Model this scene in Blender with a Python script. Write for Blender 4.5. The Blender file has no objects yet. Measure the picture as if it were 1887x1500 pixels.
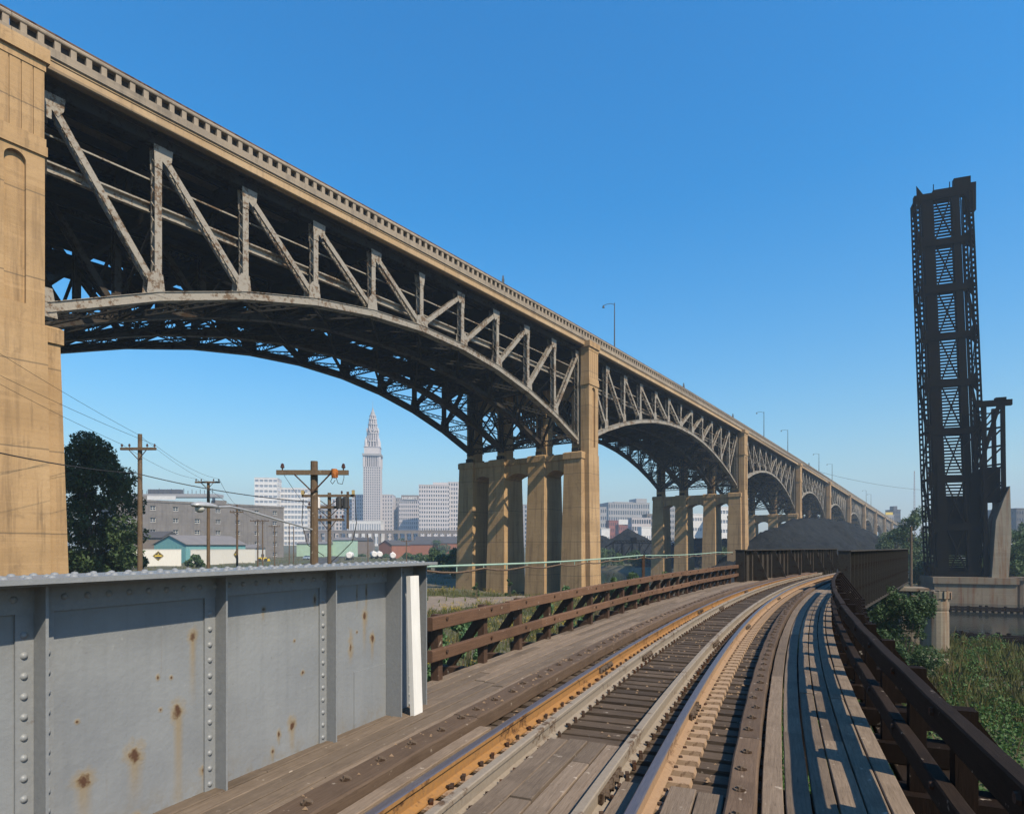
import bpy, math, random
import numpy as np
from mathutils import Vector, Matrix
RND = random.Random(11); NR = np.random.default_rng(5)
S = bpy.context.scene; COL = S.collection
EYE = 9.75; F = 1150.0
# ------------------------------------------------------------------ camera
cam = bpy.data.cameras.new('camera'); co = bpy.data.objects.new('camera', cam); COL.objects.link(co); S.camera = co
co.location = (0, 0, EYE); co.rotation_euler = (math.pi/2, 0, 0)
cam.sensor_width = 36; cam.sensor_fit = 'HORIZONTAL'; cam.lens = 36*F/1887; cam.shift_y = .1367; cam.clip_start = .1; cam.clip_end = 9000
# ------------------------------------------------------------------ sky and sun
SUN_EL = math.radians(46); SUN_AZ = math.radians(138)       # azimuth clockwise from +Y
w = bpy.data.worlds.new('World'); S.world = w; w.use_nodes = True
nt = w.node_tree; bg = nt.nodes['Background']; sk = nt.nodes.new('ShaderNodeTexSky')
sk.sky_type = 'NISHITA'; sk.sun_disc = False; sk.sun_elevation = SUN_EL; sk.sun_rotation = SUN_AZ
sk.altitude = 300; sk.air_density = 1.9; sk.dust_density = 1.0; sk.ozone_density = 10.0
hs = nt.nodes.new('ShaderNodeHueSaturation'); hs.inputs['Saturation'].default_value = 1.36; nt.links.new(sk.outputs[0], hs.inputs['Color']); nt.links.new(hs.outputs[0], bg.inputs[0]); bg.inputs[1].default_value = .112
sl = bpy.data.lights.new('sun', 'SUN'); sl.energy = 5.0; sl.angle = math.radians(.5); sl.color = (1, .85, .64)
so = bpy.data.objects.new('sun', sl); COL.objects.link(so)
L = Vector((math.sin(SUN_AZ)*math.cos(SUN_EL), math.cos(SUN_AZ)*math.cos(SUN_EL), math.sin(SUN_EL)))
so.rotation_euler = L.to_track_quat('Z', 'Y').to_euler(); so.location = L*300
S.view_settings.view_transform = 'Standard'; S.view_settings.look = 'None'; S.view_settings.gamma = 1
S.view_settings.use_curve_mapping = False; S.view_settings.exposure = .68
S.cycles.max_bounces = 6; S.cycles.volume_bounces = 0
# ------------------------------------------------------------------ mesh helpers
class MB:
    def __init__(s): s.v = []; s.f = []; s.m = []
    def add(s, vs, fs, mi=0):
        b = len(s.v); s.v.extend([tuple(p) for p in vs]); s.f.extend([tuple(i+b for i in f) for f in fs]); s.m.extend([mi]*len(fs)); return s
    def box(s, x0, x1, y0, y1, z0, z1, mi=0):
        return s.add([(x0,y0,z0),(x1,y0,z0),(x1,y1,z0),(x0,y1,z0),(x0,y0,z1),(x1,y0,z1),(x1,y1,z1),(x0,y1,z1)],
                     [(0,3,2,1),(4,5,6,7),(0,1,5,4),(1,2,6,5),(2,3,7,6),(3,0,4,7)], mi)
    def taper(s, b, t, z0, z1, mi=0):      # b,t = (x0,x1,y0,y1)
        return s.add([(b[0],b[2],z0),(b[1],b[2],z0),(b[1],b[3],z0),(b[0],b[3],z0),(t[0],t[2],z1),(t[1],t[2],z1),(t[1],t[3],z1),(t[0],t[3],z1)],
                     [(0,3,2,1),(4,5,6,7),(0,1,5,4),(1,2,6,5),(2,3,7,6),(3,0,4,7)], mi)
    def bar(s, p, q, w, h, up=(0,0,1), mi=0):
        p = Vector(p); q = Vector(q); d = (q-p).normalized(); up = Vector(up)
        r = d.cross(up)
        if r.length < 1e-4: r = d.cross(Vector((1,0,0)))
        r.normalize(); u = r.cross(d); r = r*w/2; u = u*h/2
        return s.add([p-r-u, p+r-u, p+r+u, p-r+u, q-r-u, q+r-u, q+r+u, q-r+u],
                     [(0,1,2,3),(7,6,5,4),(0,4,5,1),(1,5,6,2),(2,6,7,3),(3,7,4,0)], mi)
    def cyl(s, p, q, r0, r1=None, n=8, caps=True, mi=0):
        r1 = r0 if r1 is None else r1
        p = Vector(p); q = Vector(q); d = (q-p).normalized(); a = d.cross(Vector((0,0,1)))
        if a.length < 1e-3: a = Vector((1,0,0))
        a.normalize(); b = d.cross(a); vs = []
        for c, r in ((p, r0), (q, r1)):
            for i in range(n):
                t = 2*math.pi*i/n; vs.append(c + a*(r*math.cos(t)) + b*(r*math.sin(t)))
        fs = [(i, (i+1)%n, n+(i+1)%n, n+i) for i in range(n)]
        if caps: fs += [tuple(range(n-1,-1,-1)), tuple(range(n,2*n))]
        return s.add(vs, fs, mi)
    def ext(s, pts, vec, mi=0):
        n = len(pts); vec = Vector(vec); vs = [Vector(p) for p in pts] + [Vector(p)+vec for p in pts]
        return s.add(vs, [tuple(range(n-1,-1,-1)), tuple(range(n,2*n))] + [(i,(i+1)%n,n+(i+1)%n,n+i) for i in range(n)], mi)
    def lathe(s, prof, c=(0,0,0), n=16, mi=0, cap=True):
        vs = []; k = len(prof)
        for r, z in prof:
            for i in range(n):
                t = 2*math.pi*(i+.5)/n; vs.append((c[0]+r*math.cos(t), c[1]+r*math.sin(t), c[2]+z))
        fs = [(j*n+i, j*n+(i+1)%n, (j+1)*n+(i+1)%n, (j+1)*n+i) for j in range(k-1) for i in range(n)]
        if cap: fs += [tuple(range(n-1,-1,-1)), tuple(range((k-1)*n, k*n))]
        return s.add(vs, fs, mi)
    def tube(s, pts, r, n=6, mi=0):
        for a, b in zip(pts[:-1], pts[1:]): s.cyl(a, b, r, r, n, True, mi)
        return s
    def dome(s, c, r, nrm, n=8, h=None):
        nrm = Vector(nrm).normalized(); a = nrm.cross(Vector((0.3,0.2,1))).normalized(); b = nrm.cross(a); c = Vector(c); h = h or r*.7
        vs = []
        for rr, hh in ((r,0),(r*.75,h*.7)):
            for i in range(n):
                t = 2*math.pi*i/n; vs.append(c+a*(rr*math.cos(t))+b*(rr*math.sin(t))+nrm*hh)
        vs.append(c+nrm*h)
        return s.add(vs, [(i,(i+1)%n,n+(i+1)%n,n+i) for i in range(n)]+[(n+i,n+(i+1)%n,2*n) for i in range(n)])
    def mesh(s, name, mats, smooth=False):
        me = bpy.data.meshes.new(name); me.from_pydata(s.v, [], s.f)
        for m in (mats if isinstance(mats, (list, tuple)) else [mats]): me.materials.append(m)
        if any(s.m): me.polygons.foreach_set('material_index', s.m)
        if smooth: me.polygons.foreach_set('use_smooth', [True]*len(s.f))
        me.update(); return me
    def build(s, name, mats, parent=None, loc=None, smooth=False):
        o = bpy.data.objects.new(name, s.mesh(name, mats, smooth)); COL.objects.link(o)
        if parent: o.parent = parent
        if loc is not None: o.location = loc
        return o
def tag(o, label=None, cat=None, group=None, kind=None):
    if label: o['label'] = label
    if cat: o['category'] = cat
    if group: o['group'] = group
    if kind: o['kind'] = kind
    return o
def thing(name, label, cat, loc=(0,0,0), rz=0, group=None):
    o = bpy.data.objects.new(name, None); COL.objects.link(o); o.location = loc; o.rotation_euler = (0,0,rz); o.empty_display_size = .3
    return tag(o, label, cat, group)
def inst(name, me, parent=None, loc=(0,0,0), rz=0, rot=None):
    o = bpy.data.objects.new(name, me); COL.objects.link(o); o.location = loc; o.rotation_euler = rot or (0,0,rz)
    if parent: o.parent = parent
    return o
def copy_tree(o, parent=None):
    c = o.copy(); COL.objects.link(c); c.parent = parent if parent else o.parent
    for ch in o.children: copy_tree(ch, c)
    return c
def npmesh(name, V, Fq, mat, parent=None, kind=None, loc=None, k=4):
    me = bpy.data.meshes.new(name); nf = len(Fq)
    me.vertices.add(len(V)); me.vertices.foreach_set('co', np.ascontiguousarray(V, dtype=np.float32).ravel())
    me.loops.add(nf*k); me.loops.foreach_set('vertex_index', np.ascontiguousarray(Fq, dtype=np.int32).ravel())
    me.polygons.add(nf); me.polygons.foreach_set('loop_start', np.arange(0, nf*k, k, dtype=np.int32))
    me.update(calc_edges=True); me.materials.append(mat)
    o = bpy.data.objects.new(name, me); COL.objects.link(o)
    if parent: o.parent = parent
    if kind: o['kind'] = kind
    if loc is not None: o.location = loc
    return o
def px(x, Y): return (x-943.5)/F*Y          # lateral metres of a bearing at a given distance
def pz(y, Y): return EYE+(1008-y)/F*Y
# ------------------------------------------------------------------ materials
class NT:
    def __init__(s, name):
        s.mat = bpy.data.materials.new(name); s.mat.use_nodes = True; s.t = s.mat.node_tree; s.b = s.t.nodes['Principled BSDF']
    def n(s, ty, **kw):
        x = s.t.nodes.new(ty)
        for k, v in kw.items(): setattr(x, k, v)
        return x
    def set(s, sock, v):
        if isinstance(v, bpy.types.NodeSocket): s.t.links.new(v, sock)
        elif isinstance(v, (tuple, list)) and len(v) == 3 and sock.type == 'RGBA': sock.default_value = (*v, 1)
        else: sock.default_value = v
    def co(s, kind='Object', scale=(1,1,1)):
        t = s.n('ShaderNodeTexCoord'); m = s.n('ShaderNodeMapping'); s.t.links.new(t.outputs[kind], m.inputs[0]); m.inputs['Scale'].default_value = scale; return m.outputs[0]
    def noise(s, vec, scale=5, detail=4, rough=.6, dist=0):
        x = s.n('ShaderNodeTexNoise'); s.set(x.inputs['Vector'], vec); x.inputs['Scale'].default_value = scale; x.inputs['Detail'].default_value = detail
        x.inputs['Roughness'].default_value = rough; x.inputs['Distortion'].default_value = dist; return x.outputs[0]
    def ramp(s, fac, a, b):
        x = s.n('ShaderNodeMapRange'); x.clamp = True; s.set(x.inputs[0], fac); x.inputs[1].default_value = a; x.inputs[2].default_value = b; return x.outputs[0]
    def mix(s, fac, a, b, blend='MIX'):
        x = s.n('ShaderNodeMix', data_type='RGBA', blend_type=blend); s.set(x.inputs[0], fac); s.set(x.inputs[6], a); s.set(x.inputs[7], b); return x.outputs[2]
    def m(s, op, a, b=0.0):
        x = s.n('ShaderNodeMath', operation=op); s.set(x.inputs[0], a); s.set(x.inputs[1], b); return x.outputs[0]
    def rand(s):
        return s.n('ShaderNodeObjectInfo').outputs['Random']
    def val(s, col, v):
        x = s.n('ShaderNodeHueSaturation'); s.set(x.inputs['Color'], col); s.set(x.inputs['Value'], v); return x.outputs[0]
    def out(s, col, rough=.8, bump=None, bs=.3, bd=.02, metal=0, spec=None):
        s.set(s.b.inputs['Base Color'], col); s.set(s.b.inputs['Roughness'], rough); s.b.inputs['Metallic'].default_value = metal
        if spec is not None: s.b.inputs['Specular IOR Level'].default_value = spec
        if bump is not None:
            x = s.n('ShaderNodeBump'); s.set(x.inputs['Height'], bump); x.inputs['Strength'].default_value = bs; x.inputs['Distance'].default_value = bd
            s.t.links.new(x.outputs[0], s.b.inputs['Normal'])
        return s.mat
ALB = .74
def al(c): return tuple(v*ALB for v in c)
def simple(name, c1, c2, scale=3, rough=.8, bs=.2, bd=.02, coord='Object', stretch=(1,1,1), rnd=0, metal=0, spec=None, detail=5):
    c1, c2 = al(c1), al(c2); t = NT(name); v = t.co(coord, stretch); n = t.noise(v, scale, detail); c = t.mix(t.ramp(n, .35, .65), c1, c2)
    if rnd: c = t.val(c, t.m('ADD', t.m('MULTIPLY', t.rand(), rnd), 1-rnd/2))
    return t.out(c, rough, n if bs else None, bs, bd, metal, spec)
def concrete_mat(name, c1, c2, stain, grime=.5, lift=5.3):
    c1, c2, stain = al(c1), al(c2), al(stain); t = NT(name); v = t.co(); big = t.noise(v, .25, 5, .6); fine = t.noise(v, 6, 6, .7)
    st = t.noise(t.co('Object', (1.1,1.1,.07)), 1.2, 5, .65)
    c = t.mix(t.ramp(big, .35, .68), c1, c2); c = t.mix(t.m('MULTIPLY', t.ramp(fine, .35, .7), .35), c, tuple(k*.72 for k in c1))
    c = t.mix(t.m('MULTIPLY', t.ramp(st, .50, .70), grime), c, stain); st2 = t.noise(t.co('Object', (2.6,2.6,.16)), 1.0, 6, .7); c = t.mix(t.m('MULTIPLY', t.ramp(st2, .56, .72), grime*.7), c, tuple(k*.45 for k in stain)); wide = t.noise(t.co('Object', (.05,.05,.22)), 1.3, 4); c = t.mix(t.m('MULTIPLY', t.ramp(wide, .48, .68), .4), c, tuple(k*.62 for k in c1))
    patch = t.noise(v, .6, 6, .7, .8); c = t.mix(t.m('MULTIPLY', t.ramp(patch, .58, .72), .45), c, tuple(k*.55 for k in stain))
    hz = t.noise(t.co('Object', (.12,.12,2.2)), 1.5, 4); c = t.mix(t.m('MULTIPLY', t.ramp(hz, .55, .75), .3), c, tuple(min(1,k*1.25) for k in c2))
    x = t.n('ShaderNodeSeparateXYZ'); t.set(x.inputs[0], v)
    fr = t.m('FRACT', t.m('DIVIDE', t.m('ADD', x.outputs[2], t.m('MULTIPLY', big, .12)), lift)); ln = t.m('LESS_THAN', fr, .016)
    c = t.mix(t.m('MULTIPLY', ln, .55), c, (.05,.04,.03))
    bd_ = t.noise(t.co('Object', (.03,.03,5.0)), 1.0, 3, .7); c = t.mix(t.m('MULTIPLY', t.ramp(bd_, .5, .66), .16), c, tuple(k*.6 for k in c1))
    return t.out(c, .9, t.m('ADD', t.m('ADD', fine, bd_), t.m('MULTIPLY', ln, -.6)), .35, .03)
def steel_mat(name, paint1, paint2, rust, thr=.5, rough=.55, sc=1.0):
    paint1, paint2, rust = al(paint1), al(paint2), al(rust); t = NT(name); v = t.co(); n = t.noise(v, 3.0*sc, 8, .75); n2 = t.noise(v, 14*sc, 5, .7); b = t.noise(v, .6*sc, 3)
    c = t.mix(t.ramp(n2, .3, .7), paint1, paint2)
    k = t.ramp(t.m('ADD', n, t.m('MULTIPLY', t.m('SUBTRACT', b, .5), .6)), thr, thr+.09); c = t.mix(k, c, t.mix(t.ramp(n2, .35, .65), rust, tuple(q*.35 for q in rust)))
    return t.out(c, t.m('ADD', t.m('MULTIPLY', k, .3), rough), n2, .25, .01, 0, .3 if max(paint1) > .1 else .12 if max(paint1) > .004 else .03)
def wood_mat(name, c1, c2, dark, coord='UV', st=(1.2,22,1), rnd=.5, spec=.25):
    c1, c2, dark = al(c1), al(c2), al(dark); t = NT(name); v0 = t.co(coord); rr = t.rand()
    ad = t.n('ShaderNodeVectorMath', operation='ADD'); t.set(ad.inputs[0], v0); cx = t.n('ShaderNodeCombineXYZ'); t.set(cx.inputs[0], t.m('MULTIPLY', rr, 37.0)); t.set(cx.inputs[1], t.m('MULTIPLY', rr, 19.0)); t.set(ad.inputs[1], cx.outputs[0])
    mp = t.n('ShaderNodeMapping'); t.set(mp.inputs[0], ad.outputs[0]); mp.inputs['Scale'].default_value = st
    g = t.noise(mp.outputs[0], 2.2, 6, .7, .6); g2 = t.noise(mp.outputs[0], 7, 4, .7); bl = t.noise(ad.outputs[0], 1.7, 6, .7)
    c = t.mix(t.ramp(g, .3, .7), c1, c2); c = t.mix(t.m('MULTIPLY', t.ramp(g2, .55, .72), .75), c, dark)
    c = t.mix(t.m('MULTIPLY', t.ramp(bl, .5, .72), .6), c, tuple(k*.55 for k in c1))
    bl2 = t.noise(ad.outputs[0], 9, 3, .6); c = t.mix(t.m('MULTIPLY', t.ramp(bl2, .66, .72), .7), c, (.35,.3,.24))
    c = t.val(c, t.m('ADD', t.m('MULTIPLY', rr, rnd), 1-rnd/2))
    return t.out(c, .85, t.m('ADD', g2, g), .55, .006, 0, spec)
M = {}
M['concrete'] = concrete_mat('viaduct_concrete', (.40,.255,.12), (.48,.325,.17), (.17,.105,.055), .75)
M['slab'] = concrete_mat('slab_concrete', (.28,.235,.185), (.37,.30,.22), (.10,.085,.07), .65, 40)
M['fascia'] = concrete_mat('fascia_concrete', (.43,.29,.155), (.50,.37,.23), (.20,.14,.09), .55, 40)
M['oldconc'] = concrete_mat('old_concrete', (.22,.19,.14), (.30,.26,.20), (.17,.07,.02), 1.0, 1.1)
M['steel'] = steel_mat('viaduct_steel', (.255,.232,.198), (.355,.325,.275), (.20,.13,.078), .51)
M['darksteel'] = steel_mat('shade_dark_steel', (.018,.018,.017), (.03,.029,.026), (.03,.02,.014), .56, .8)  # bracing and floor steel, with the under-deck shade put into its colour
M['shadesteel'] = steel_mat('shade_brown_steel', (.045,.04,.034), (.065,.056,.046), (.055,.036,.024), .5)  # darker copy of the truss steel; shade below the deck painted in
M['brownwallp'] = simple('dark_panel', (.035,.03,.026), (.06,.05,.042), 2, .9, .2)  # even dark colour for the panels behind the parapet openings
M['steelrust'] = steel_mat('rusty_handrail', (.12,.075,.045), (.16,.10,.06), (.09,.045,.025), .5, .8)
M['abutment'] = concrete_mat('stained_abutment_concrete', (.15,.122,.085), (.22,.18,.13), (.14,.05,.012), 1.0, 1.6)
M['brownsteel'] = steel_mat('rusty_dark_steel', (.045,.04,.034), (.07,.06,.05), (.07,.04,.022), .52, .75)
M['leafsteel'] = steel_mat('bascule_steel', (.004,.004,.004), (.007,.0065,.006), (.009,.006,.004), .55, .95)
M['paintgirder'] = steel_mat('grey_girder_paint', (.215,.23,.245), (.26,.275,.285), (.15,.085,.04), .66, .42, 2)
M['asphalt'] = simple('asphalt', (.05,.05,.05), (.075,.073,.07), 2, .9)
M['plank'] = wood_mat('weathered_plank', (.15,.112,.08), (.25,.193,.142), (.035,.025,.017))
M['beam'] = wood_mat('guard_timber_wood', (.095,.062,.04), (.145,.10,.068), (.025,.017,.012))
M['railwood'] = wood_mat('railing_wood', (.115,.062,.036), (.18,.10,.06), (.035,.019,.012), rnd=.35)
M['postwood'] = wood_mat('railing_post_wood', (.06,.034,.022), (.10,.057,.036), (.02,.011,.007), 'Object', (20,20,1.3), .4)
M['darkrail'] = wood_mat('shaded_railing_wood', (.016,.010,.007), (.030,.02,.014), (.006,.004,.003), rnd=.4, spec=.12)  # railing wood with the right railing's shade put into its colour
M['darkpost'] = wood_mat('dark_post_wood', (.010,.0065,.005), (.018,.011,.008), (.004,.003,.002), 'Object', (20,20,1.3), .4, .08)  # post wood darkened for the right railing's shade; shared by other timbers
M['tie'] = wood_mat('tie_wood', (.06,.043,.029), (.125,.09,.062), (.016,.011,.008), 'Object', (1.2,20,20), .7)
M['railhead'] = simple('polished_rail_head', (.16,.145,.165), (.24,.21,.22), 6, .38, .05, .001, 'UV', (1,30,1), metal=.6)
M['railrust'] = steel_mat('rusty_rail_web', (.38,.19,.05), (.27,.15,.065), (.16,.075,.028), .54, .85, 2)
M['tanrail'] = steel_mat('dusty_rail_web', (.36,.24,.14), (.30,.19,.11), (.19,.10,.05), .56, .85, 2)
M['guardrail'] = steel_mat('dusty_guard_rail', (.30,.255,.20), (.24,.20,.155), (.16,.10,.06), .56, .8, 2)
M['plate'] = steel_mat('dusty_tie_plate', (.40,.28,.18), (.34,.23,.14), (.20,.11,.06), .6, .85, 4)
M['washer'] = steel_mat('weathered_washer', (.13,.095,.068), (.16,.12,.088), (.075,.047,.03), .5, .85, 4)
M['iron'] = steel_mat('rusty_iron', (.05,.035,.028), (.08,.05,.035), (.12,.05,.025), .5, .8, 4)
M['whiteboard'] = simple('white_painted_board', (.82,.81,.77), (.74,.73,.69), 3, .6, .25, .004, 'Object', (6,6,.8))
M['pole'] = wood_mat('pole_wood', (.10,.068,.042), (.165,.115,.072), (.035,.024,.015), 'Object', (12,12,.7), .4)
M['wire'] = simple('wire_black', (.02,.02,.02), (.03,.03,.03), 3, .7, 0)
M['lampmetal'] = simple('lamp_aluminium', (.42,.43,.44), (.52,.52,.52), 3, .45, 0, metal=.3)
M['lampglass'] = simple('lamp_glass', (.50,.50,.46), (.42,.42,.38), 3, .2, 0)
M['porcelain'] = simple('brown_porcelain', (.07,.03,.02), (.09,.04,.03), 3, .25, 0)
M['orangebox'] = steel_mat('rusty_orange_box', (.55,.19,.035), (.45,.14,.03), (.25,.07,.02), .5, .6, 6)
M['tanbox'] = simple('tan_box_paint', (.45,.34,.14), (.38,.28,.11), 3, .6, 0)
M['bluepaint'] = simple('lamp_post_paint', (.05,.06,.075), (.07,.08,.09), 3, .6, 0)
M['greenpipe'] = simple('pale_green_pipe', (.30,.46,.36), (.38,.52,.42), 8, .6, 0)
M['rope'] = simple('brown_rope', (.10,.065,.04), (.17,.11,.07), 20, .9, .4)
M['bark'] = simple('tree_bark', (.07,.05,.035), (.12,.09,.06), 4, .9, .5, .03, 'Object', (4,4,.6))
def leaf_mat(name, c1, c2, c3, sc=.6):
    c1, c2, c3 = al(c1), al(c2), al(c3); t = NT(name); v = t.co(); n = t.noise(v, sc, 3); n2 = t.noise(v, sc*9, 2)
    c = t.mix(t.ramp(n, .35, .65), c1, c2); c = t.mix(t.m('MULTIPLY', t.ramp(n2, .5, .75), .6), c, c3)
    t.out(c, .6, None, spec=.3)
    tr = t.n('ShaderNodeBsdfTranslucent'); t.set(tr.inputs[0], c); mx = t.n('ShaderNodeMixShader'); mx.inputs[0].default_value = .28
    t.t.links.new(t.b.outputs[0], mx.inputs[1]); t.t.links.new(tr.outputs[0], mx.inputs[2]); t.t.links.new(mx.outputs[0], t.t.nodes['Material Output'].inputs[0]); return t.mat
M['leafdark'] = leaf_mat('tree_leaves', (.055,.105,.043), (.09,.15,.06), (.14,.19,.085))
M['leafmid'] = leaf_mat('shrub_leaves', (.05,.10,.03), (.08,.14,.045), (.12,.19,.07), 1.5)
M['leafbush'] = leaf_mat('bank_bush_leaves', (.035,.075,.024), (.055,.105,.034), (.09,.15,.055), 2)
M['leafpale'] = leaf_mat('sumac_leaves', (.085,.17,.065), (.12,.22,.09), (.17,.27,.13), 2)
M['weed'] = leaf_mat('weed_blades', (.09,.12,.03), (.15,.15,.045), (.19,.17,.07), .5)
M['vine'] = leaf_mat('ground_vine', (.05,.12,.025), (.085,.17,.04), (.05,.09,.02), .8)
M['rank'] = leaf_mat('rank_grass_blades', (.085,.105,.026), (.135,.125,.042), (.10,.12,.035), .5)
M['straw'] = leaf_mat('dry_grass', (.17,.13,.06), (.22,.16,.075), (.12,.11,.045), .7)
M['flower'] = leaf_mat('goldenrod_flower', (.55,.40,.03), (.48,.33,.03), (.60,.48,.06), 2)
M['dirt'] = simple('dirt_track', (.17,.135,.105), (.25,.205,.165), .8, .95, .5, .08, detail=8)
M['coal'] = simple('coal_heap', (.013,.0155,.018), (.024,.027,.03), .5, .95, .9, .6, detail=12, stretch=(1.6,1.6,.35), spec=.08)
def water_mat():
    t = NT('river_water'); v = t.co('Object', (1,1,1)); n = t.noise(v, .9, 4, .6)
    return t.out((.012,.018,.018), .06, n, .12, .2)
M['water'] = water_mat()
def ground_mat():
    t = NT('ground_soil'); v = t.co(); a = t.noise(v, .06, 6, .65); b = t.noise(v, 1.2, 6, .7)
    c = t.mix(t.ramp(a, .4, .6), (.05,.058,.024), (.10,.082,.053)); c = t.mix(t.ramp(b, .45, .7), c, (.042,.053,.02))
    return t.out(c, .95, b, .6, .2)
M['ground'] = ground_mat()
# ------------------------------------------------------------------ terrain, river, haze
NEAR = [(140,-60),(95,0),(62,30),(45,48),(33,60),(26,85),(24,112),(14,140),(2,200),(-20,280),(-90,360),(-220,400)]
FAR = [(-220,450),(-70,430),(0,360),(34,290),(44,235),(49,195),(53,165),(60,138),(78,112),(100,96),(150,70),(230,0),(230,-60)]
POLY = np.array(NEAR+FAR, dtype=float)
def river_sd(P):          # signed distance (negative inside the river)
    x = P[:,0]; y = P[:,1]; d = np.full(len(P), 1e9); ins = np.zeros(len(P), bool); n = len(POLY)
    for i in range(n):
        a = POLY[i]; b = POLY[(i+1)%n]; e = b-a; wv = P-a; t = np.clip((wv@e)/(e@e), 0, 1); q = wv-np.outer(t, e); d = np.minimum(d, np.hypot(q[:,0], q[:,1]))
        c = ((a[1]<=y)&(b[1]>y))|((b[1]<=y)&(a[1]>y)); xi = a[0]+(y-a[1])/(e[1] if e[1] else 1e-9)*e[0]; ins ^= c&(x<xi)
    return np.where(ins, -d, d)
def ss(x, a, b):
    t = np.clip((x-a)/(b-a), 0, 1); return t*t*(3-2*t)
def hgt(X, Y):
    X = np.atleast_1d(np.asarray(X, float)); Y = np.atleast_1d(np.asarray(Y, float))
    sd = river_sd(np.stack([X, Y], 1))
    base = 1.9+2.5*ss(-X-.12*Y, -18, 30)+1.5*ss(Y, 320, 700)+7*ss(Y, 650, 1000)
    base += 16*ss(X-.55*Y, 0, 500)*ss(Y, 200, 500)+.25*np.sin(X*.35+1)*np.sin(Y*.29)+.12*np.sin(X*1.1)*np.cos(Y*.9+2)
    return base*ss(sd, 0, 6)+(-2.2)*(1-ss(sd, -3, 1.5))
def h1(x, y): return float(hgt([x], [y])[0])
def grid(xs, ys, name, mat, dz=0):
    X, Y = np.meshgrid(xs, ys); Z = hgt(X.ravel(), Y.ravel())+dz; V = np.stack([X.ravel(), Y.ravel(), Z], 1); nx = len(xs); i = np.arange(len(V)).reshape(X.shape)
    Fq = np.stack([i[:-1,:-1].ravel(), i[:-1,1:].ravel(), i[1:,1:].ravel(), i[1:,:-1].ravel()], 1)
    o = npmesh(name, V, Fq, mat, kind='structure'); o.data.polygons.foreach_set('use_smooth', [True]*len(Fq)); return o
xs = np.concatenate([np.linspace(-2200,-220,22), np.linspace(-200,-60,36), np.arange(-56,130,1.6), np.linspace(134,300,34), np.linspace(320,2300,22)])
ys = np.concatenate([np.linspace(-120,-12,12), np.arange(-8,190,1.6), np.linspace(194,480,70), np.linspace(500,2600,34)])
grid(xs, ys, 'ground', M['ground'])
MB().add([(-230,-60,0),(230,-60,0),(230,460,0),(-230,460,0)], [(0,1,2,3)]).build('river_water', M['water'])['kind'] = 'structure'
hz = MB().box(-2600,2700,-500,3000,-6,262).build('haze', [])
hz['kind'] = 'stuff'; hm = bpy.data.materials.new('haze_air'); hm.use_nodes = True; ht = hm.node_tree; ht.nodes.remove(ht.nodes['Principled BSDF'])
pv = ht.nodes.new('ShaderNodeVolumePrincipled'); pv.inputs['Color'].default_value = (.60,.79,1,1); pv.inputs['Density'].default_value = .00036; pv.inputs['Anisotropy'].default_value = .1
ht.links.new(pv.outputs[0], ht.nodes['Material Output'].inputs['Volume']); hz.data.materials.append(hm)
def drape(pts, width, name, mat, dz, n=40):      # ribbon laid on the ground along a polyline
    P = np.array(pts, float); seg = np.linspace(0, len(P)-1, n); C = np.stack([np.interp(seg, range(len(P)), P[:,k]) for k in (0,1)], 1)
    T = np.gradient(C, axis=0); T /= np.hypot(T[:,0], T[:,1])[:,None]; Nn = np.stack([T[:,1], -T[:,0]], 1)
    wd = np.interp(seg, range(len(P)), width if hasattr(width, '__len__') else [width]*len(P)); k = 9
    V = np.concatenate([C+Nn*(wd*(j/(k-1)-.5)*(1+.12*np.sin(seg*7+j)))[:,None] for j in range(k)]); Z = hgt(V[:,0], V[:,1])+dz
    i = np.arange(k*n).reshape(k, n); Fq = np.stack([i[:-1,:-1].ravel(), i[:-1,1:].ravel(), i[1:,1:].ravel(), i[1:,:-1].ravel()], 1)
    return npmesh(name, np.column_stack([V, Z]), Fq, mat, kind='structure')
drape([(-16,62),(-13,72),(-9,82),(-3,90),(4,96)], [10,12,13,8,3], 'dirt_track', M['dirt'], .10, 60)
drape([(-14,25),(-30,85),(-58,190),(-84,285),(-112,420)], 9, 'street', M['asphalt'], .14, 120)
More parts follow.
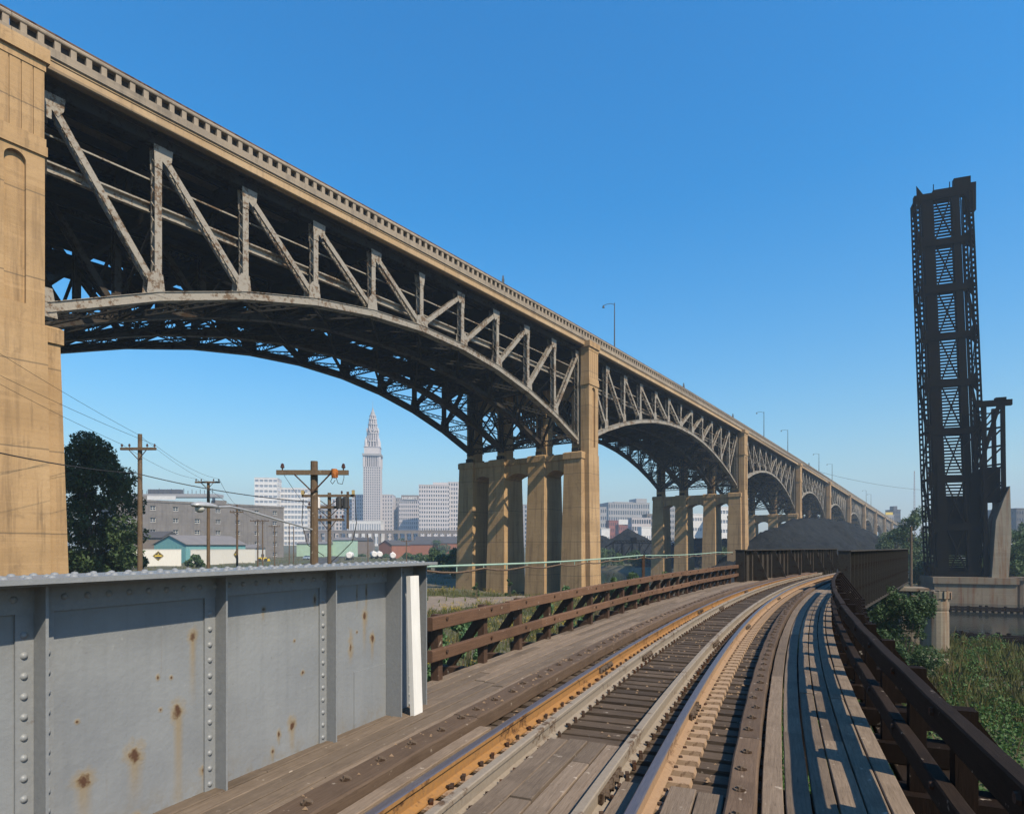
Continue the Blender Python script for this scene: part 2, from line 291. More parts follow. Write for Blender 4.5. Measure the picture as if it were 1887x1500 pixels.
# ------------------------------------------------------------------ railway on its timber deck (curve to the right)
CX, CY, RR = 157.427, -60.631, 170.193; A0 = math.atan2(-CY, -CX)
ZH = EYE-1.65; ZT = ZH-.185                      # rail head level, tie top level
def tr(u, wd):
    a = A0-u/RR; r = RR-wd; return Vector((CX+r*math.cos(a), CY+r*math.sin(a), 0))
def thd(u):                                       # rotation that puts local +x along the track
    a = A0-u/RR; return math.atan2(-math.cos(a), math.sin(a))
def u_at(x, wd, lo=2, hi=70):                     # chainage at which an offset line is seen on a bearing
    for _ in range(60):
        m = (lo+hi)/2; p = tr(m, wd)
        if 943.5+F*p.x/p.y < x: lo = m
        else: hi = m
    return lo
def sweep(name, prof, u0, u1, mats, parent, step=.7, mi=None, wob=0, org=None):
    n = max(2, int(math.ceil((u1-u0)/step))+1); k = len(prof); vs = []; uo = RND.uniform(0, 50); per = [0]
    for i in range(k): a, b = prof[i], prof[(i+1)%k]; per.append(per[-1]+math.hypot(a[0]-b[0], a[1]-b[1]))
    o0 = tr((u0+u1)/2, prof[0][0]); o0.z = prof[0][1]
    for i in range(n):
        u = u0+(u1-u0)*i/(n-1); jw = wob*math.sin(i*2.1+uo); jz = wob*.6*math.sin(i*1.3+uo*2)
        for (pw, z) in prof:
            p = tr(u, pw+jw); vs.append((p.x-o0.x, p.y-o0.y, z+jz-o0.z))
    fs = []; uv = []; mm = []
    for i in range(n-1):
        ua = uo+(u1-u0)*i/(n-1); ub = uo+(u1-u0)*(i+1)/(n-1)
        for j in range(k):
            fs.append((i*k+j, i*k+(j+1)%k, (i+1)*k+(j+1)%k, (i+1)*k+j)); uv += [(ua,per[j]),(ua,per[j+1]),(ub,per[j+1]),(ub,per[j])]; mm.append(mi[j] if mi else 0)
    fs += [tuple(range(k-1,-1,-1)), tuple(range((n-1)*k, n*k))]; uv += [(uo+p[1], p[0]) for p in prof[::-1]]+[(uo+p[1], p[0]) for p in prof]; mm += [0,0]
    me = bpy.data.meshes.new(name); me.from_pydata(vs, [], fs); ul = me.uv_layers.new(); ul.data.foreach_set('uv', [c for q in uv for c in q])
    for m_ in (mats if isinstance(mats, list) else [mats]): me.materials.append(m_)
    me.polygons.foreach_set('material_index', mm); me.update()
    o = bpy.data.objects.new(name, me); COL.objects.link(o); o.location = o0; o.parent = parent; return o
def rect(w0, w1, z0, z1, c=.008):
    return [(w0+c,z0),(w1-c,z0),(w1,z0+c),(w1,z1-c),(w1-c,z1),(w0+c,z1),(w0,z1-c),(w0,z0+c)]
UB = -7.0; UE = 46.0
deck = thing('railway_deck', 'timber railway deck with a single track curving right between two railings', 'railway track')
tie_me = MB().box(-.09,.09,-1.62,1.62,-.2,0).mesh('tie', M['tie'])
# ties carry grain along their length
tie_me2 = MB(); tie_me2.box(-1.62,1.62,-.09,.09,-.2,0)
tie_me = tie_me2.mesh('tie', M['tie'])
u = UB; pl = MB().box(-.16,.16,-.085,.085,0,.018).mesh('tie_plate', M['plate']); plb = MB().taper((-.17,.115,-.08,.08),(-.17,.105,-.072,.072),0,.045).mesh('tie_plate', M['plate'])
spk = MB()
while u < UE:
    p = tr(u, 0); h = thd(u); jz = RND.uniform(-.012, .006)
    inst('tie', tie_me, deck, (p.x, p.y, ZT+jz), h-math.pi/2+RND.uniform(-.012,.012))
    if u < 34:
        for wr in (-.75, .75):
            q = tr(u, wr+(.125 if wr > 0 else -.02)); inst('tie_plate', plb if wr > 0 else pl, deck, (q.x, q.y, ZT+.002), h-math.pi/2)
    for wr in (-.75, .75, -.43, .42):
        for s_ in (-1, 1):
            q = tr(u+RND.uniform(-.05,.05), wr+s_*.085); spk.box(q.x-.014, q.x+.014, q.y-.014, q.y+.014, ZT, ZT+.045+(.015 if abs(wr)>.6 else 0))
            q2 = tr(u, wr+s_*.072); spk.bar((q.x,q.y,ZT+.045),(q2.x,q2.y,ZT+.05),.03,.02)
    u += .272
tag(spk.build('spike', M['iron'], deck), kind='stuff')
def railprof(w, z0, lean=0):
    P = [(-.07,0),(.07,0),(.07,.012),(.012,.035),(.012,.115),(.036,.13),(.036,.158),(.028,.166),(-.028,.166),(-.036,.158),(-.036,.13),(-.012,.115),(-.012,.035),(-.07,.012)]
    return [(w+a+lean*b, z0+b) for a, b in P]
RM = [0,0,0,0,0,0,1,1,1,0,0,0,0,0]
for wr, mt in ((-.75, 'railrust'), (.75, 'tanrail')):
    r_ = sweep('running_rail', railprof(wr, ZT+(.046 if wr > 0 else .02)), UB, UE, [M[mt], M['railhead']], deck, .6, RM)
    tag(r_, 'rail with bright orange rusted side' if wr < 0 else 'tan dusty rail with worn bluish head')
for wr in (-.43, .42): sweep('guard_rail', railprof(wr, ZT+.004), UB, UE, [M['guardrail'], M['guardrail']], deck, .6, RM)
def joint_bar(uj, wr, sgn, z0):
    mb = MB()
    a = tr(uj-.3, wr+sgn*.03); b = tr(uj+.3, wr+sgn*.03); mb.bar((a.x,a.y,z0+.075),(b.x,b.y,z0+.075),.03,.075)
    for k in (-.22,-.08,.08,.22):
        a = tr(uj+k, wr+sgn*.04); b = tr(uj+k, wr+sgn*.075); mb.cyl((a.x,a.y,z0+.08),(b.x,b.y,z0+.08),.022,.022,6)
    mb.build('joint_bar', M['washer'], deck)
for uj in (8.9, 17.5, 26): joint_bar(uj, -.75, 1, ZT+.02)
for uj in (6.9, 14.6, 23): joint_bar(uj, .75, 1, ZT+.02)
for uj in (10.2, 19): joint_bar(uj, -.43, 1, ZT)
for uj in (4.6, 12): joint_bar(uj, .42, -1, ZT); joint_bar(uj, .42, 1, ZT)
# longitudinal guard timbers, with bolts
bolt_me = MB().cyl((0,0,0),(0,0,.012),.044,.04,10).cyl((0,0,.012),(0,0,.028),.022,.02,6).mesh('bolt', M['washer'])
for w0, w1 in ((-1.41,-1.13),(1.265,1.46)):
    ua = UB
    while ua < UE-1:
        ub = min(UE, ua+RND.uniform(5, 7)); g = sweep('guard_timber', rect(w0, w1, ZT+.001, ZT+.155, .015), ua, ub-.012, M['beam'], deck, .5, wob=.004)
        k = ua+.25
        while k < min(ub, 26):
            q = tr(k, (w0+w1)/2+RND.uniform(-.03,.03)); inst('bolt', bolt_me, g, (q.x-g.location.x, q.y-g.location.y, ZT+.156-g.location.z)); k += .44
        ua = ub
def board_run(w0, w1, ua, ue, zt, mat, lens=(3.2,5.2), th=.06, nm='plank'):
    while ua < ue-.3:
        ub = min(ue, ua+RND.uniform(*lens)); g = .006+RND.random()*.008
        sweep(nm, rect(w0+g, w1-g*.5, zt-th, zt+RND.uniform(-.006,.006), .006), ua, ub-.01, mat, deck, .7, wob=.002); ua = ub
EDGE = [1.475,1.635,1.81,1.975,2.14,2.29,2.435]
for i in range(6): board_run(EDGE[i], EDGE[i+1], UB+RND.uniform(-2,0), UE-6, ZT+.075, M['plank'])
EDL = [-2.62,-2.45,-2.28,-2.11,-1.94,-1.77,-1.60,-1.425]
for i in range(7): board_run(EDL[i], EDL[i+1], UB+RND.uniform(-2,0), UE-4, ZT+.075, M['plank'])
E2 = [-.345,-.16,.02,.19,.335]
for i in range(4): board_run(E2[i], E2[i+1], UB+RND.uniform(-2,0), u_at(1085, 0)-.1+RND.uniform(-.02,.02), ZT+.085, M['plank'], (4,7), .07)
for a, b, e in ((.86,1.06,4.72),(1.06,1.25,4.7)): board_run(a, b, UB, e, ZT+.085, M['plank'], (4,7), .07)
for a, b, e in ((-1.12,-.98,5.6),(-.98,-.85,6.0)): board_run(a, b, UB, e, ZT+.07, M['plank'], (4,7), .07)
board_run(.505,.66, UB, 4.75, ZT+.06, M['plank'], (4,7), .06)
# steel stringers below the deck
for wr in (-1.0, 1.0): sweep('deck_stringer', rect(wr-.2, wr+.2, ZT-1.4, ZT-.205, .01), UB, UE, M['brownsteel'], deck, 2)
# chips of ballast and splinters lying on the timbers
ch = MB()
for _ in range(420):
    k = RND.uniform(3, 16); q = tr(k, RND.choice([RND.uniform(-1.1,-.9), RND.uniform(-.3,.3), RND.uniform(.9,1.2), RND.uniform(-1.4,-1.15)])); z = ZT+(.158 if (q-tr(k,0)).length > 1.13 else .0); s_ = RND.uniform(.008,.022)
    ch.add([(q.x-s_,q.y,z),(q.x+s_,q.y-s_*.4,z),(q.x+s_*.3,q.y+s_,z),(q.x,q.y,z+s_)], [(0,1,3),(1,2,3),(2,0,3)])
tag(ch.build('stone_chips', M['plate']), 'pale stone chips and splinters scattered on the track timbers', 'gravel', kind='stuff')
# concrete bents that carry the deck
for ub_ in (-3, 9, 21):
    t_ = thing('trestle_bent', 'dark timber bent under the railway deck '+('nearest the grey girder' if ub_ < 0 else 'below the near curve' if ub_ < 15 else 'by the far girders'), 'trestle bent')
    for wr in (-1.6,-.55,.55,1.6):
        q = tr(ub_, wr); MB().cyl((q.x,q.y,h1(q.x,q.y)-.5),(q.x,q.y,ZT-1.7),.19,.17,8).build('pile', M['darkpost'], t_)
    a = tr(ub_, -2.1); b = tr(ub_, 2.1); MB().bar((a.x,a.y,ZT-1.55),(b.x,b.y,ZT-1.55),.32,.3).build('cap_beam', M['darkpost'], t_)
# ---- railings
def railing(side, label, wr, u0, u1, zt, zl, rm, pm, sp, brace, bulk=False):
    t_ = thing('timber_railing', label, 'railing'); sg = 1 if side > 0 else -1
    for zz, hh in ((zt, .165 if bulk else .17), (zl, .14 if bulk else .15)):
        ua = u0-RND.random()*2
        while ua < u1-.5:
            ub = min(u1, ua+RND.uniform(3.6,5)); lo = ua if ua > u0 else u0; dz = RND.uniform(-.012,.012)
            sweep('rail_board', rect(wr-.045, wr+.045, zz-hh+dz, zz+dz, .01), lo, ub-.006, rm, t_, .6, wob=.004); ua = ub
    k = u0+.35
    while k < u1:
        q = tr(k, wr+sg*.105); a = thd(k); jx = RND.uniform(-.02,.02)
        mb = MB().box(-.06,.06,-.055,.055,ZT-.05,zt-.01+jx); o = mb.build('post', pm, t_, (q.x,q.y,0)); o.rotation_euler = (0,0,a)
        q2 = tr(k, wr+sg*.75); mid = tr(k, wr-sg*.6)
        ob = MB().bar((mid.x,mid.y,ZT-.11),(q2.x+(q2.x-q.x)*.15,q2.y+(q2.y-q.y)*.15,ZT-.11),.34 if bulk else .16,.18); ob.build('outrigger', pm, t_)
        qb = tr(k+.09, wr+sg*.12); q3 = tr(k+.09, wr+sg*.72)
        if brace: MB().bar((qb.x,qb.y,zt-.12),(q3.x,q3.y,ZT-.02),.18 if bulk else .1,.12).build('brace', pm, t_)
        hd = MB()
        for zz in (zt-.06, zl-.05):
            c = tr(k, wr-sg*.046); e = tr(k, wr-sg*.065); hd.cyl((c.x,c.y,zz),(e.x,e.y,zz),.028,.024,6)
        hd.build('bolt_heads', M['iron'], t_)
        k += sp*RND.uniform(.96,1.04)
    return t_
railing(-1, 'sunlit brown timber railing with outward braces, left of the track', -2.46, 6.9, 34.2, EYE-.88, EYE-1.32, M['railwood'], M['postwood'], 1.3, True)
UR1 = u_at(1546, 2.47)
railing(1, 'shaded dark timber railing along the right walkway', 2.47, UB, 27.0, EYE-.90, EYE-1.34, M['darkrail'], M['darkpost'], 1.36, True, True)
sweep('added_gap_dark_board', rect(2.60, 3.05, ZT-.30, ZT-.21), UB, 27, M['darkrail'], deck, 1)  # added dark board, blacks out the ground seen through the railing gaps
# pale green pipe with a rope under it, from the grey girder to the far girder
p_ = thing('pipe_rail', 'thin pale green pipe with brown rope strung outside the left railing', 'pipe')
pts = []; rp = []
for i in range(61):
    k = 7.3+(33.5-7.3)*i/60; q = tr(k, -2.78); sag = .05*math.sin(math.pi*((k-7.3)%11.6)/11.6); q.z = EYE-.27-sag+.03*(k/33); pts.append(q.copy()); q.z -= .055+.05*abs(math.sin(i*.8)); rp.append(q)
MB().tube(pts, .017, 6).build('pipe', M['greenpipe'], p_); MB().tube(rp, .016, 5).build('rope', M['rope'], p_)
hk = MB()
for i in range(0, 60, 2): hk.cyl(pts[i], rp[i], .008, .008, 4)
tag(hk.build('hanger', M['greenpipe'], p_), kind='stuff')
q = tr(19.3, -2.78); q2 = tr(27.5,-2.78)
MB().box(-.04,.04,-.04,.04,ZT-.1,EYE-.24).build('post', M['iron'], p_, (q.x,q.y,0))
# ------------------------------------------------------------------ near plate girder (grey, riveted)
GH = math.radians(23.5); GD = Vector((math.sin(GH), math.cos(GH), 0)); GN = Vector((math.cos(GH), -math.sin(GH), 0))
g = thing('plate_girder', 'grey painted riveted plate girder with rust spots beside the left walkway', 'girder', (-2.44, 4.0, 0), math.pi/2-GH)
# local: x along the girder (forward), y = left, -y = towards the track
ZB = ZT-.9; ZG = EYE-.165; Q0, Q1 = -9.0, 3.34
def girder_paint():
    t = NT('grey_web_paint'); v = t.co(); x = t.n('ShaderNodeSeparateXYZ'); t.set(x.inputs[0], v)
    n = t.noise(v, 9, 6, .7); nb = t.noise(v, 1.4, 4); ns = t.noise(t.co('Object', (7,7,.35)), 1.6, 5, .6)
    c = t.mix(t.ramp(nb, .35, .65), (.160,.172,.184), (.198,.211,.220)); c = t.mix(t.m('MULTIPLY', t.ramp(ns, .5, .75), .4), c, (.133,.145,.155))
    c = t.mix(t.m('MULTIPLY', t.ramp(t.noise(v, 30, 3), .68, .76), .5), c, (.10,.097,.087))
    spots = [(.33,8.62,.07,.10,.9),(.02,8.42,.075,.11,.35),(-.30,8.36,.08,.08,.3),(-.33,8.03,.09,.16,.3),(-.27,8.08,.04,.07,.1),(.02,8.00,.05,.06,.1),(.45,9.12,.05,.07,.5),(1.42,8.24,.06,.09,.3),(1.27,8.2,.03,.05,.1),(1.20,8.08,.03,.05,.1),(2.42,9.06,.06,.11,.4),(2.55,8.82,.045,.09,.25),(2.20,8.80,.05,.14,.2),(2.3,9.3,.02,.12,.2),(.55,8.15,.05,.05,.2),(1.10,9.25,.03,.03,.1),(2.45,9.3,.025,.12,.3),(1.7,9.28,.03,.06,.1),
             (.18,8.88,.02,.03,.0),(.28,8.86,.02,.02,.0),(-.34,8.72,.02,.02,0),(.2,8.66,.02,.02,0),(1.55,8.66,.03,.03,0),(1.45,8.95,.02,.02,0),(2.3,8.92,.02,.02,0),(-1.2,8.6,.06,.09,.5),(-2.6,8.9,.07,.09,.6),(-2.2,8.2,.07,.12,.3)]
    tot = None; core = None
    for q, z, a, b, L_ in spots:
        dx = t.m('DIVIDE', t.m('SUBTRACT', x.outputs[0], q), a); dz = t.m('DIVIDE', t.m('SUBTRACT', x.outputs[2], z), b)
        d = t.m('SQRT', t.m('ADD', t.m('MULTIPLY', dx, dx), t.m('MULTIPLY', dz, dz)))
        k = t.ramp(t.m('ADD', d, t.m('MULTIPLY', t.m('SUBTRACT', n, .5), 2.2)), 1.15, .25); k2 = t.ramp(t.m('ADD', d, t.m('MULTIPLY', t.m('SUBTRACT', n, .5), 2.0)), .5, .2)
        if L_:
            below = t.m('MULTIPLY', t.ramp(t.m('SUBTRACT', z, x.outputs[2]), 0, .02), t.ramp(t.m('SUBTRACT', z, x.outputs[2]), L_, .02))
            st = t.m('MULTIPLY', t.m('MULTIPLY', t.ramp(t.m('ABSOLUTE', t.m('ADD', dx, t.m('MULTIPLY', t.m('SUBTRACT', ns, .5), .8))), .75, .15), below), .85); k = t.m('MAXIMUM', k, st)
        tot = k if tot is None else t.m('MAXIMUM', tot, k); core = k2 if core is None else t.m('MAXIMUM', core, k2)
    c = t.mix(t.m('MULTIPLY', tot, .8), c, (.20,.14,.055)); c = t.mix(core, c, (.06,.028,.014))
    drip = t.m('MULTIPLY', t.ramp(t.noise(t.co('Object', (26,26,.55)), 1.0, 5, .65), .60, .74), t.ramp(t.noise(v, 1.1, 3), .42, .62)); c = t.mix(t.m('MULTIPLY', drip, .38), c, (.13,.085,.04)); grm = t.m('MULTIPLY', t.ramp(t.m('ADD', x.outputs[2], t.m('MULTIPLY', ns, .25)), ZG-.42, ZG+.02), .45); c = t.mix(grm, c, (.10,.10,.09)); chip = t.ramp(t.noise(v, 5.5, 7, .75), .66, .68); c = t.mix(t.m('MULTIPLY', chip, .55), c, (.26,.275,.28))
    low = t.m('MULTIPLY', t.ramp(x.outputs[2], ZT+.28, ZT+.07), t.ramp(n, .45, .65)); c = t.mix(t.m('MULTIPLY', low, .5), c, (.15,.12,.075))
    return t.out(c, t.m('ADD', t.m('MULTIPLY', tot, .4), .42), t.m('ADD', t.noise(v, 22, 4), t.m('MULTIPLY', tot, .8)), .17, .025, 0, .45)
M['web'] = girder_paint()
MB().box(Q0,Q1-.02,-.006,.012,ZB,ZG-.03).build('web', M['web'], g)
fl = MB().box(Q0,Q1+.01,-.30,.24,ZG-.028,ZG).box(Q0,Q1,-.2,-.008,ZG-.046,ZG-.0285).box(Q0,Q1-.06,-.024,-.0065,ZG-.2,ZG-.0465).box(Q0,Q1-.06,.013,.03,ZG-.2,ZG-.0285).build('top_flange', M['paintgirder'], g)
MB().box(Q0,Q1,-.2,.2,ZB-.02,ZB).build('bottom_flange', M['paintgirder'], g)
riv = MB().dome((0,0,0), .021, (0,-1,0), 10).mesh('rivet', M['paintgirder'], True); rivt = MB().dome((0,0,0), .022, (0,0,1), 10).mesh('rivet', M['paintgirder'], True)
k = -2.2
while k < Q1-.04:
    for yy in (-.2, -.06, .17): inst('rivet', rivt, fl, (k+(.055 if yy == -.06 else 0), yy, ZG))
    k += .115
k = -1.2
while k < Q1-.1: inst('rivet', riv, fl, (k, -.024, ZG-.12)); k += .13
def stiff(q, both):
    m = MB().box(q-.008,q+.008,-.125,-.007,ZT-.3,ZG-.047)
    for sg in ((-1,1) if both else (-1,)): m.box(min(q+sg*.009,q+sg*.10), max(q+sg*.009,q+sg*.095), -.02,-.0065,ZT-.3,ZG-.2005)
    o = m.build('stiffener', M['paintgirder'], g); z = ZT+.12
    while z < ZG-.22:
        for sg in ((-1,1) if both else (-1,)): inst('rivet', riv, o, (q+sg*.058, -.02, z))
        z += .112
for q, b in ((-4.2,False),(-3.0,False),(-1.78,False),(-.57,True),(.637,False),(1.85,False)): stiff(q, b)
MB().box(2.78,2.796,-.2,-.007,ZT-.3,ZG-.047).build('stiffener', M['paintgirder'], g)
e = MB().box(Q1-.016,Q1,-.17,.2,ZB,ZG-.0285).box(Q1-.30,Q1-.017,-.022,-.0065,ZT-.3,ZG-.2005).build('end_plate', M['paintgirder'], g)
z = ZT+.1
while z < ZG-.2: inst('rivet', riv, e, (Q1-.13,-.022,z)); z += .1
pa = MB().box(2.25,2.775,-.0125,-.0062,ZT-.1,ZT+.62).build('patch_plate', M['web'], g)
wb = MB().bar((2.955,-.275,ZT+.06),(2.955,-.225,ZG-.14),.165,.05,(0,-1,0)).build('white_board', M['whiteboard'])
wb.location = g.location; wb.rotation_euler = g.rotation_euler
tag(wb, 'white painted plank standing upright against the end of the grey girder', 'board')
# ------------------------------------------------------------------ far through girders
def far_girder(label, wr, ua, ub, zb, outer, mat):
    a = tr(ua, wr); b = tr(ub, wr); d = (b-a); Ln = d.length; t_ = thing('plate_girder', label, 'girder', (a.x,a.y,0), math.atan2(d.y,d.x))
    z1 = EYE-.13
    MB().box(0,Ln,-.02,.02,zb,z1-.05).build('web', mat, t_); MB().box(-.05,Ln+.05,-.24,.24,z1-.05,z1).build('top_flange', mat, t_); MB().box(0,Ln,-.24,.24,zb-.05,zb).build('bottom_flange', mat, t_)
    MB().box(-.03,-.001,-.22,.22,zb,z1-.051).build('end_plate', mat, t_)
    x = .55; i = 0
    me = MB().box(-.012,.012,-.16,-.021,zb+.002,z1-.052).box(.013,.10,-.034,-.0205,zb+.05,z1-.12).mesh('stiffener', mat)
    kb = MB().ext([(0,-.165,z1-.06),(0,-.30,z1-.06),(0,-.95,ZT+.05),(0,-.165,ZT+.05)], (.03,0,0)).mesh('knee_brace', mat)
    while x < Ln-.1:
        inst('stiffener', me, t_, (x,0,0))
        if not outer and i%4 == 1: inst('knee_brace', kb, t_, (x+.2,0,0))
        x += 1.05 if outer else .95; i += 1
    return t_
M['farsteel'] = steel_mat('brown_black_steel', (.042,.037,.031), (.065,.057,.048), (.06,.038,.024), .55, .75)
UG = u_at(1364, -2.35)
far_girder('dark steel girder with knee braces closing the left side of the far track', -2.35, UG, UG+26, ZT-.7, False, M['farsteel'])
UG2 = u_at(1556, 2.55)
far_girder('dark ribbed steel girder outside the right of the far track', 2.55, UG2, UG2+u_at(1663, 2.3)-UG2, ZT-.95, True, M['farsteel'])
# ------------------------------------------------------------------ the road viaduct
XV = 1770.0; TH = math.atan((XV-943.5)/F); DV = 49.0
via = thing('road_viaduct', 'long tan concrete and steel arched truss viaduct carrying a road', 'bridge', (-DV*math.cos(TH), DV*math.sin(TH), 0), math.pi/2-TH)
def VW(s, t): return (s*math.sin(TH)-(DV-t)*math.cos(TH), s*math.cos(TH)+(DV-t)*math.sin(TH))      # world x,y of chainage s, offset t towards the camera
_zs = [-60,15,50,85,130,172,243,306,371,434,500,560,640,760]; _zz = [39.6,40.35,40.95,41.15,41.0,40.5,39.3,38.0,36.55,35.15,33.75,32.5,30.8,28.3]
_fs = np.linspace(-60,760,165); _fz = np.interp(_fs, _zs, _zz)
for _ in range(3): _fz[1:-1] = (_fz[:-2]+2*_fz[1:-1]+_fz[2:])/4
def zf(s): return float(np.interp(s, _fs, _fz))
TT = [0,-6.8,-14.8,-21.6]
PS = [13.2,87.0,172.7,244,307,370,433,496,559,622,690]; ZC = [23.95,24.6,24.3,21.8,20.8,19.6,18.2,16.8,15.4,14,13]; ZBASE = [1.5,1.6,2.6,3,3,3,3,3,3,3,3]
def vsweep(name, prof, s0, s1, mat, parent, step=6):
    n = max(2, int((s1-s0)/step)+1); k = len(prof); vs = []
    for i in range(n):
        s = s0+(s1-s0)*i/(n-1); z = zf(s); vs += [(s,-t,z+dz) for t, dz in prof]
    fs = [(i*k+j, i*k+(j+1)%k, (i+1)*k+(j+1)%k, (i+1)*k+j) for i in range(n-1) for j in range(k)]+[tuple(range(k-1,-1,-1)), tuple(range((n-1)*k,n*k))]
    return MB().add(vs, fs).build(name, mat, parent)
ends = [-40]+PS
deckp = vsweep('deck', [(.999,.45),(.999,1.2),(-22.6,1.2),(-22.6,.45)], -40, 690, M['slab'], via)
for a, b in zip(ends[:-1], ends[1:]):
    vsweep('fascia_beam', [(1.50,-.05),(1.58,.02),(1.58,.56),(1.64,.60),(1.64,.72),(1.0,.72),(1.0,-.05)], a, b-.03, M['fascia'], deckp)
    vsweep('kerb_slab', [(1.0,.723),(1.70,.723),(1.76,.78),(1.68,.86),(1.70,1.36),(1.0,1.36)], a, b-.03, M['slab'], deckp)
    vsweep('parapet_rail', [(1.30,1.96),(1.70,1.96),(1.74,2.02),(1.74,2.14),(1.66,2.26),(1.30,2.26)], a, b-.03, M['slab'], deckp)
    vsweep('parapet_panel', [(1.28,1.361),(1.34,1.361),(1.34,1.959),(1.28,1.959)], a, b-.03, M['brownwallp'], deckp); vsweep('handrail', [(1.40,2.40),(1.50,2.40),(1.50,2.50),(1.40,2.50)], a, b-.03, M['steelrust'], deckp)
    vsweep('far_parapet', [(-22.61,.2),(-22.61,2.36),(-23.2,2.36),(-23.2,.2)], a, b-.03, M['slab'], deckp)
bal = MB().box(-.17,.17,-1.67,-1.341,1.361,1.959).mesh('parapet_post', M['slab'])
s = -6.0; c_ = 0; rest = MB()
while s < 640:
    if c_ < 290: inst('parapet_post', bal, deckp, (s,0,zf(s)))
    else: z = zf(s); rest.box(s-.17,s+.17,-1.67,-1.341,z+1.361,z+1.959)
    c_ += 1; s += .90
tag(rest.build('far_parapet_posts', M['slab'], deckp), kind='stuff')
# floor beams, stringers, lower deck
fb = MB(); ldk = MB(); lds = MB(); tieb = MB()
for (a, b, n) in [(PS[i]+(2.23 if i == 0 else 1.4), PS[i+1]-1.4, 12 if i == 1 else 10) for i in range(9)]:
    for k in range(n+1):
        s = a+(b-a)*k/n; z = zf(s)
        fb.box(s-.18,s+.18,.3,22.2,z-1.35,z+.44); ldk.box(s-.18,s+.18,.2,21.4,z-5.9,z-4.95)
for i in range(9):
    a, b = PS[i]+.6, PS[i+1]-.6; n = 12
    for k in range(n):
        s0 = a+(b-a)*k/n; s1 = a+(b-a)*(k+1)/n; z0 = zf(s0); z1 = zf(s1)
        for yy in (2.2,4.6,9,11,13,17,19.4): fb.bar((s0,yy,z0+.1),(s1,yy,z1+.1),.3,.65)
        for yy in (2.6,4.8,8.6,10.0,11.4,12.8,17.2,19.4): ldk.bar((s0,yy,z0-5.15),(s1,yy,z1-5.15),.28,.5)
        for y0, y1 in ((1.6,6.2),(7.4,14.2),(15.4,20.6)):
            if i < 3 and k%4 == 2 and y0 > 7 and y0 < 15: continue
            lds.add([(s0,y0,z0-4.88),(s1,y0,z1-4.88),(s1,y1,z1-4.88),(s0,y1,z0-4.88),(s0,y0,z0-4.7),(s1,y0,z1-4.7),(s1,y1,z1-4.7),(s0,y1,z0-4.7)], [(0,3,2,1),(4,5,6,7),(0,1,5,4),(1,2,6,5),(2,3,7,6),(3,0,4,7)])
        if i < 3 and k%4 == 2:
            m = int((s1-s0)/.55)
            for j in range(m): tieb.box(s0+j*.55,s0+j*.55+.24,7.5,14.1,z0-4.88,z0-4.68)
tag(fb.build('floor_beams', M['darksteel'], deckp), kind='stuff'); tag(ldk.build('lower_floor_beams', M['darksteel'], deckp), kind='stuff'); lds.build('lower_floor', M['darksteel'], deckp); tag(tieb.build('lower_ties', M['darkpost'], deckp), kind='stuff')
for i in range(9):
    a, b = PS[i]+1.2, PS[i+1]-1.2
    vsweep('lower_edge_girder', [(-.9,-5.55),(-.55,-5.55),(-.55,-5.5),(-.8,-5.45),(-.8,-4.95),(-.5,-4.92),(-.5,-4.80),(-.95,-4.80)], a, b, M['steel'], deckp)
    vsweep('lower_guard_rail', [(-.72,-3.1),(-.62,-3.1),(-.62,-2.98),(-.72,-2.98)], a, b, M['steel'], deckp)
def laced(mb, p, q, w, d, lace=True, cut=0.0):     # p,q in the (s,z) plane; two channels joined by lacing
    p = Vector((p[0],0,p[1])); q = Vector((q[0],0,q[1])); L_ = (q-p).length; dr = (q-p)/L_; n = Vector((-dr.z,0,dr.x)); p = p+dr*cut; q = q-dr*cut; L_ -= 2*cut
    for sy in (-1,1):
        y = Vector((0,sy*d/2,0)); mb.bar(p+y, q+y, w, .035, (0,1,0))
        for sn in (-1,1): o = y*.86+n*(sn*w*.46); mb.bar(p+o, q+o, .03, d*.16, (0,1,0))
    if lace:
        m = max(3, int(L_/(d*.85)))
        for sn in (-1,1):
            for j in range(m):
                a = p+dr*(L_*j/m)+n*(sn*w*.49); b = p+dr*(L_*(j+1)/m)+n*(sn*w*.49); sy = 1 if j%2 else -1
                mb.bar(a+Vector((0,sy*d*.42,0)), b-Vector((0,sy*d*.42,0)), .02, .075, n)
    else:
        for sn in (-1,1): mb.bar(p+n*(sn*w*.4), q+n*(sn*w*.4), .02, d*.5, (0,1,0))
def lattice(mb, p, q, h, wbar=.1, pitch=.9):       # open laced strut between two points, depth h vertical
    p = Vector(p); q = Vector(q); L_ = (q-p).length; d = (q-p)/L_; up = Vector((0,0,h/2)); m = max(2, int(L_/pitch))
    for s_ in (-1,1): mb.bar(p+up*s_, q+up*s_, wbar*1.6, wbar, (0,0,1))
    for j in range(m):
        a = p+d*(L_*j/m); b = p+d*(L_*(j+1)/m)
        mb.bar(a+up, b-up, wbar*.45, wbar*.55); mb.bar(a-up, b+up, wbar*.45, wbar*.55)
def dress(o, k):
    o.material_slots[0].link = 'OBJECT'; o.material_slots[0].material = M[k]; return o
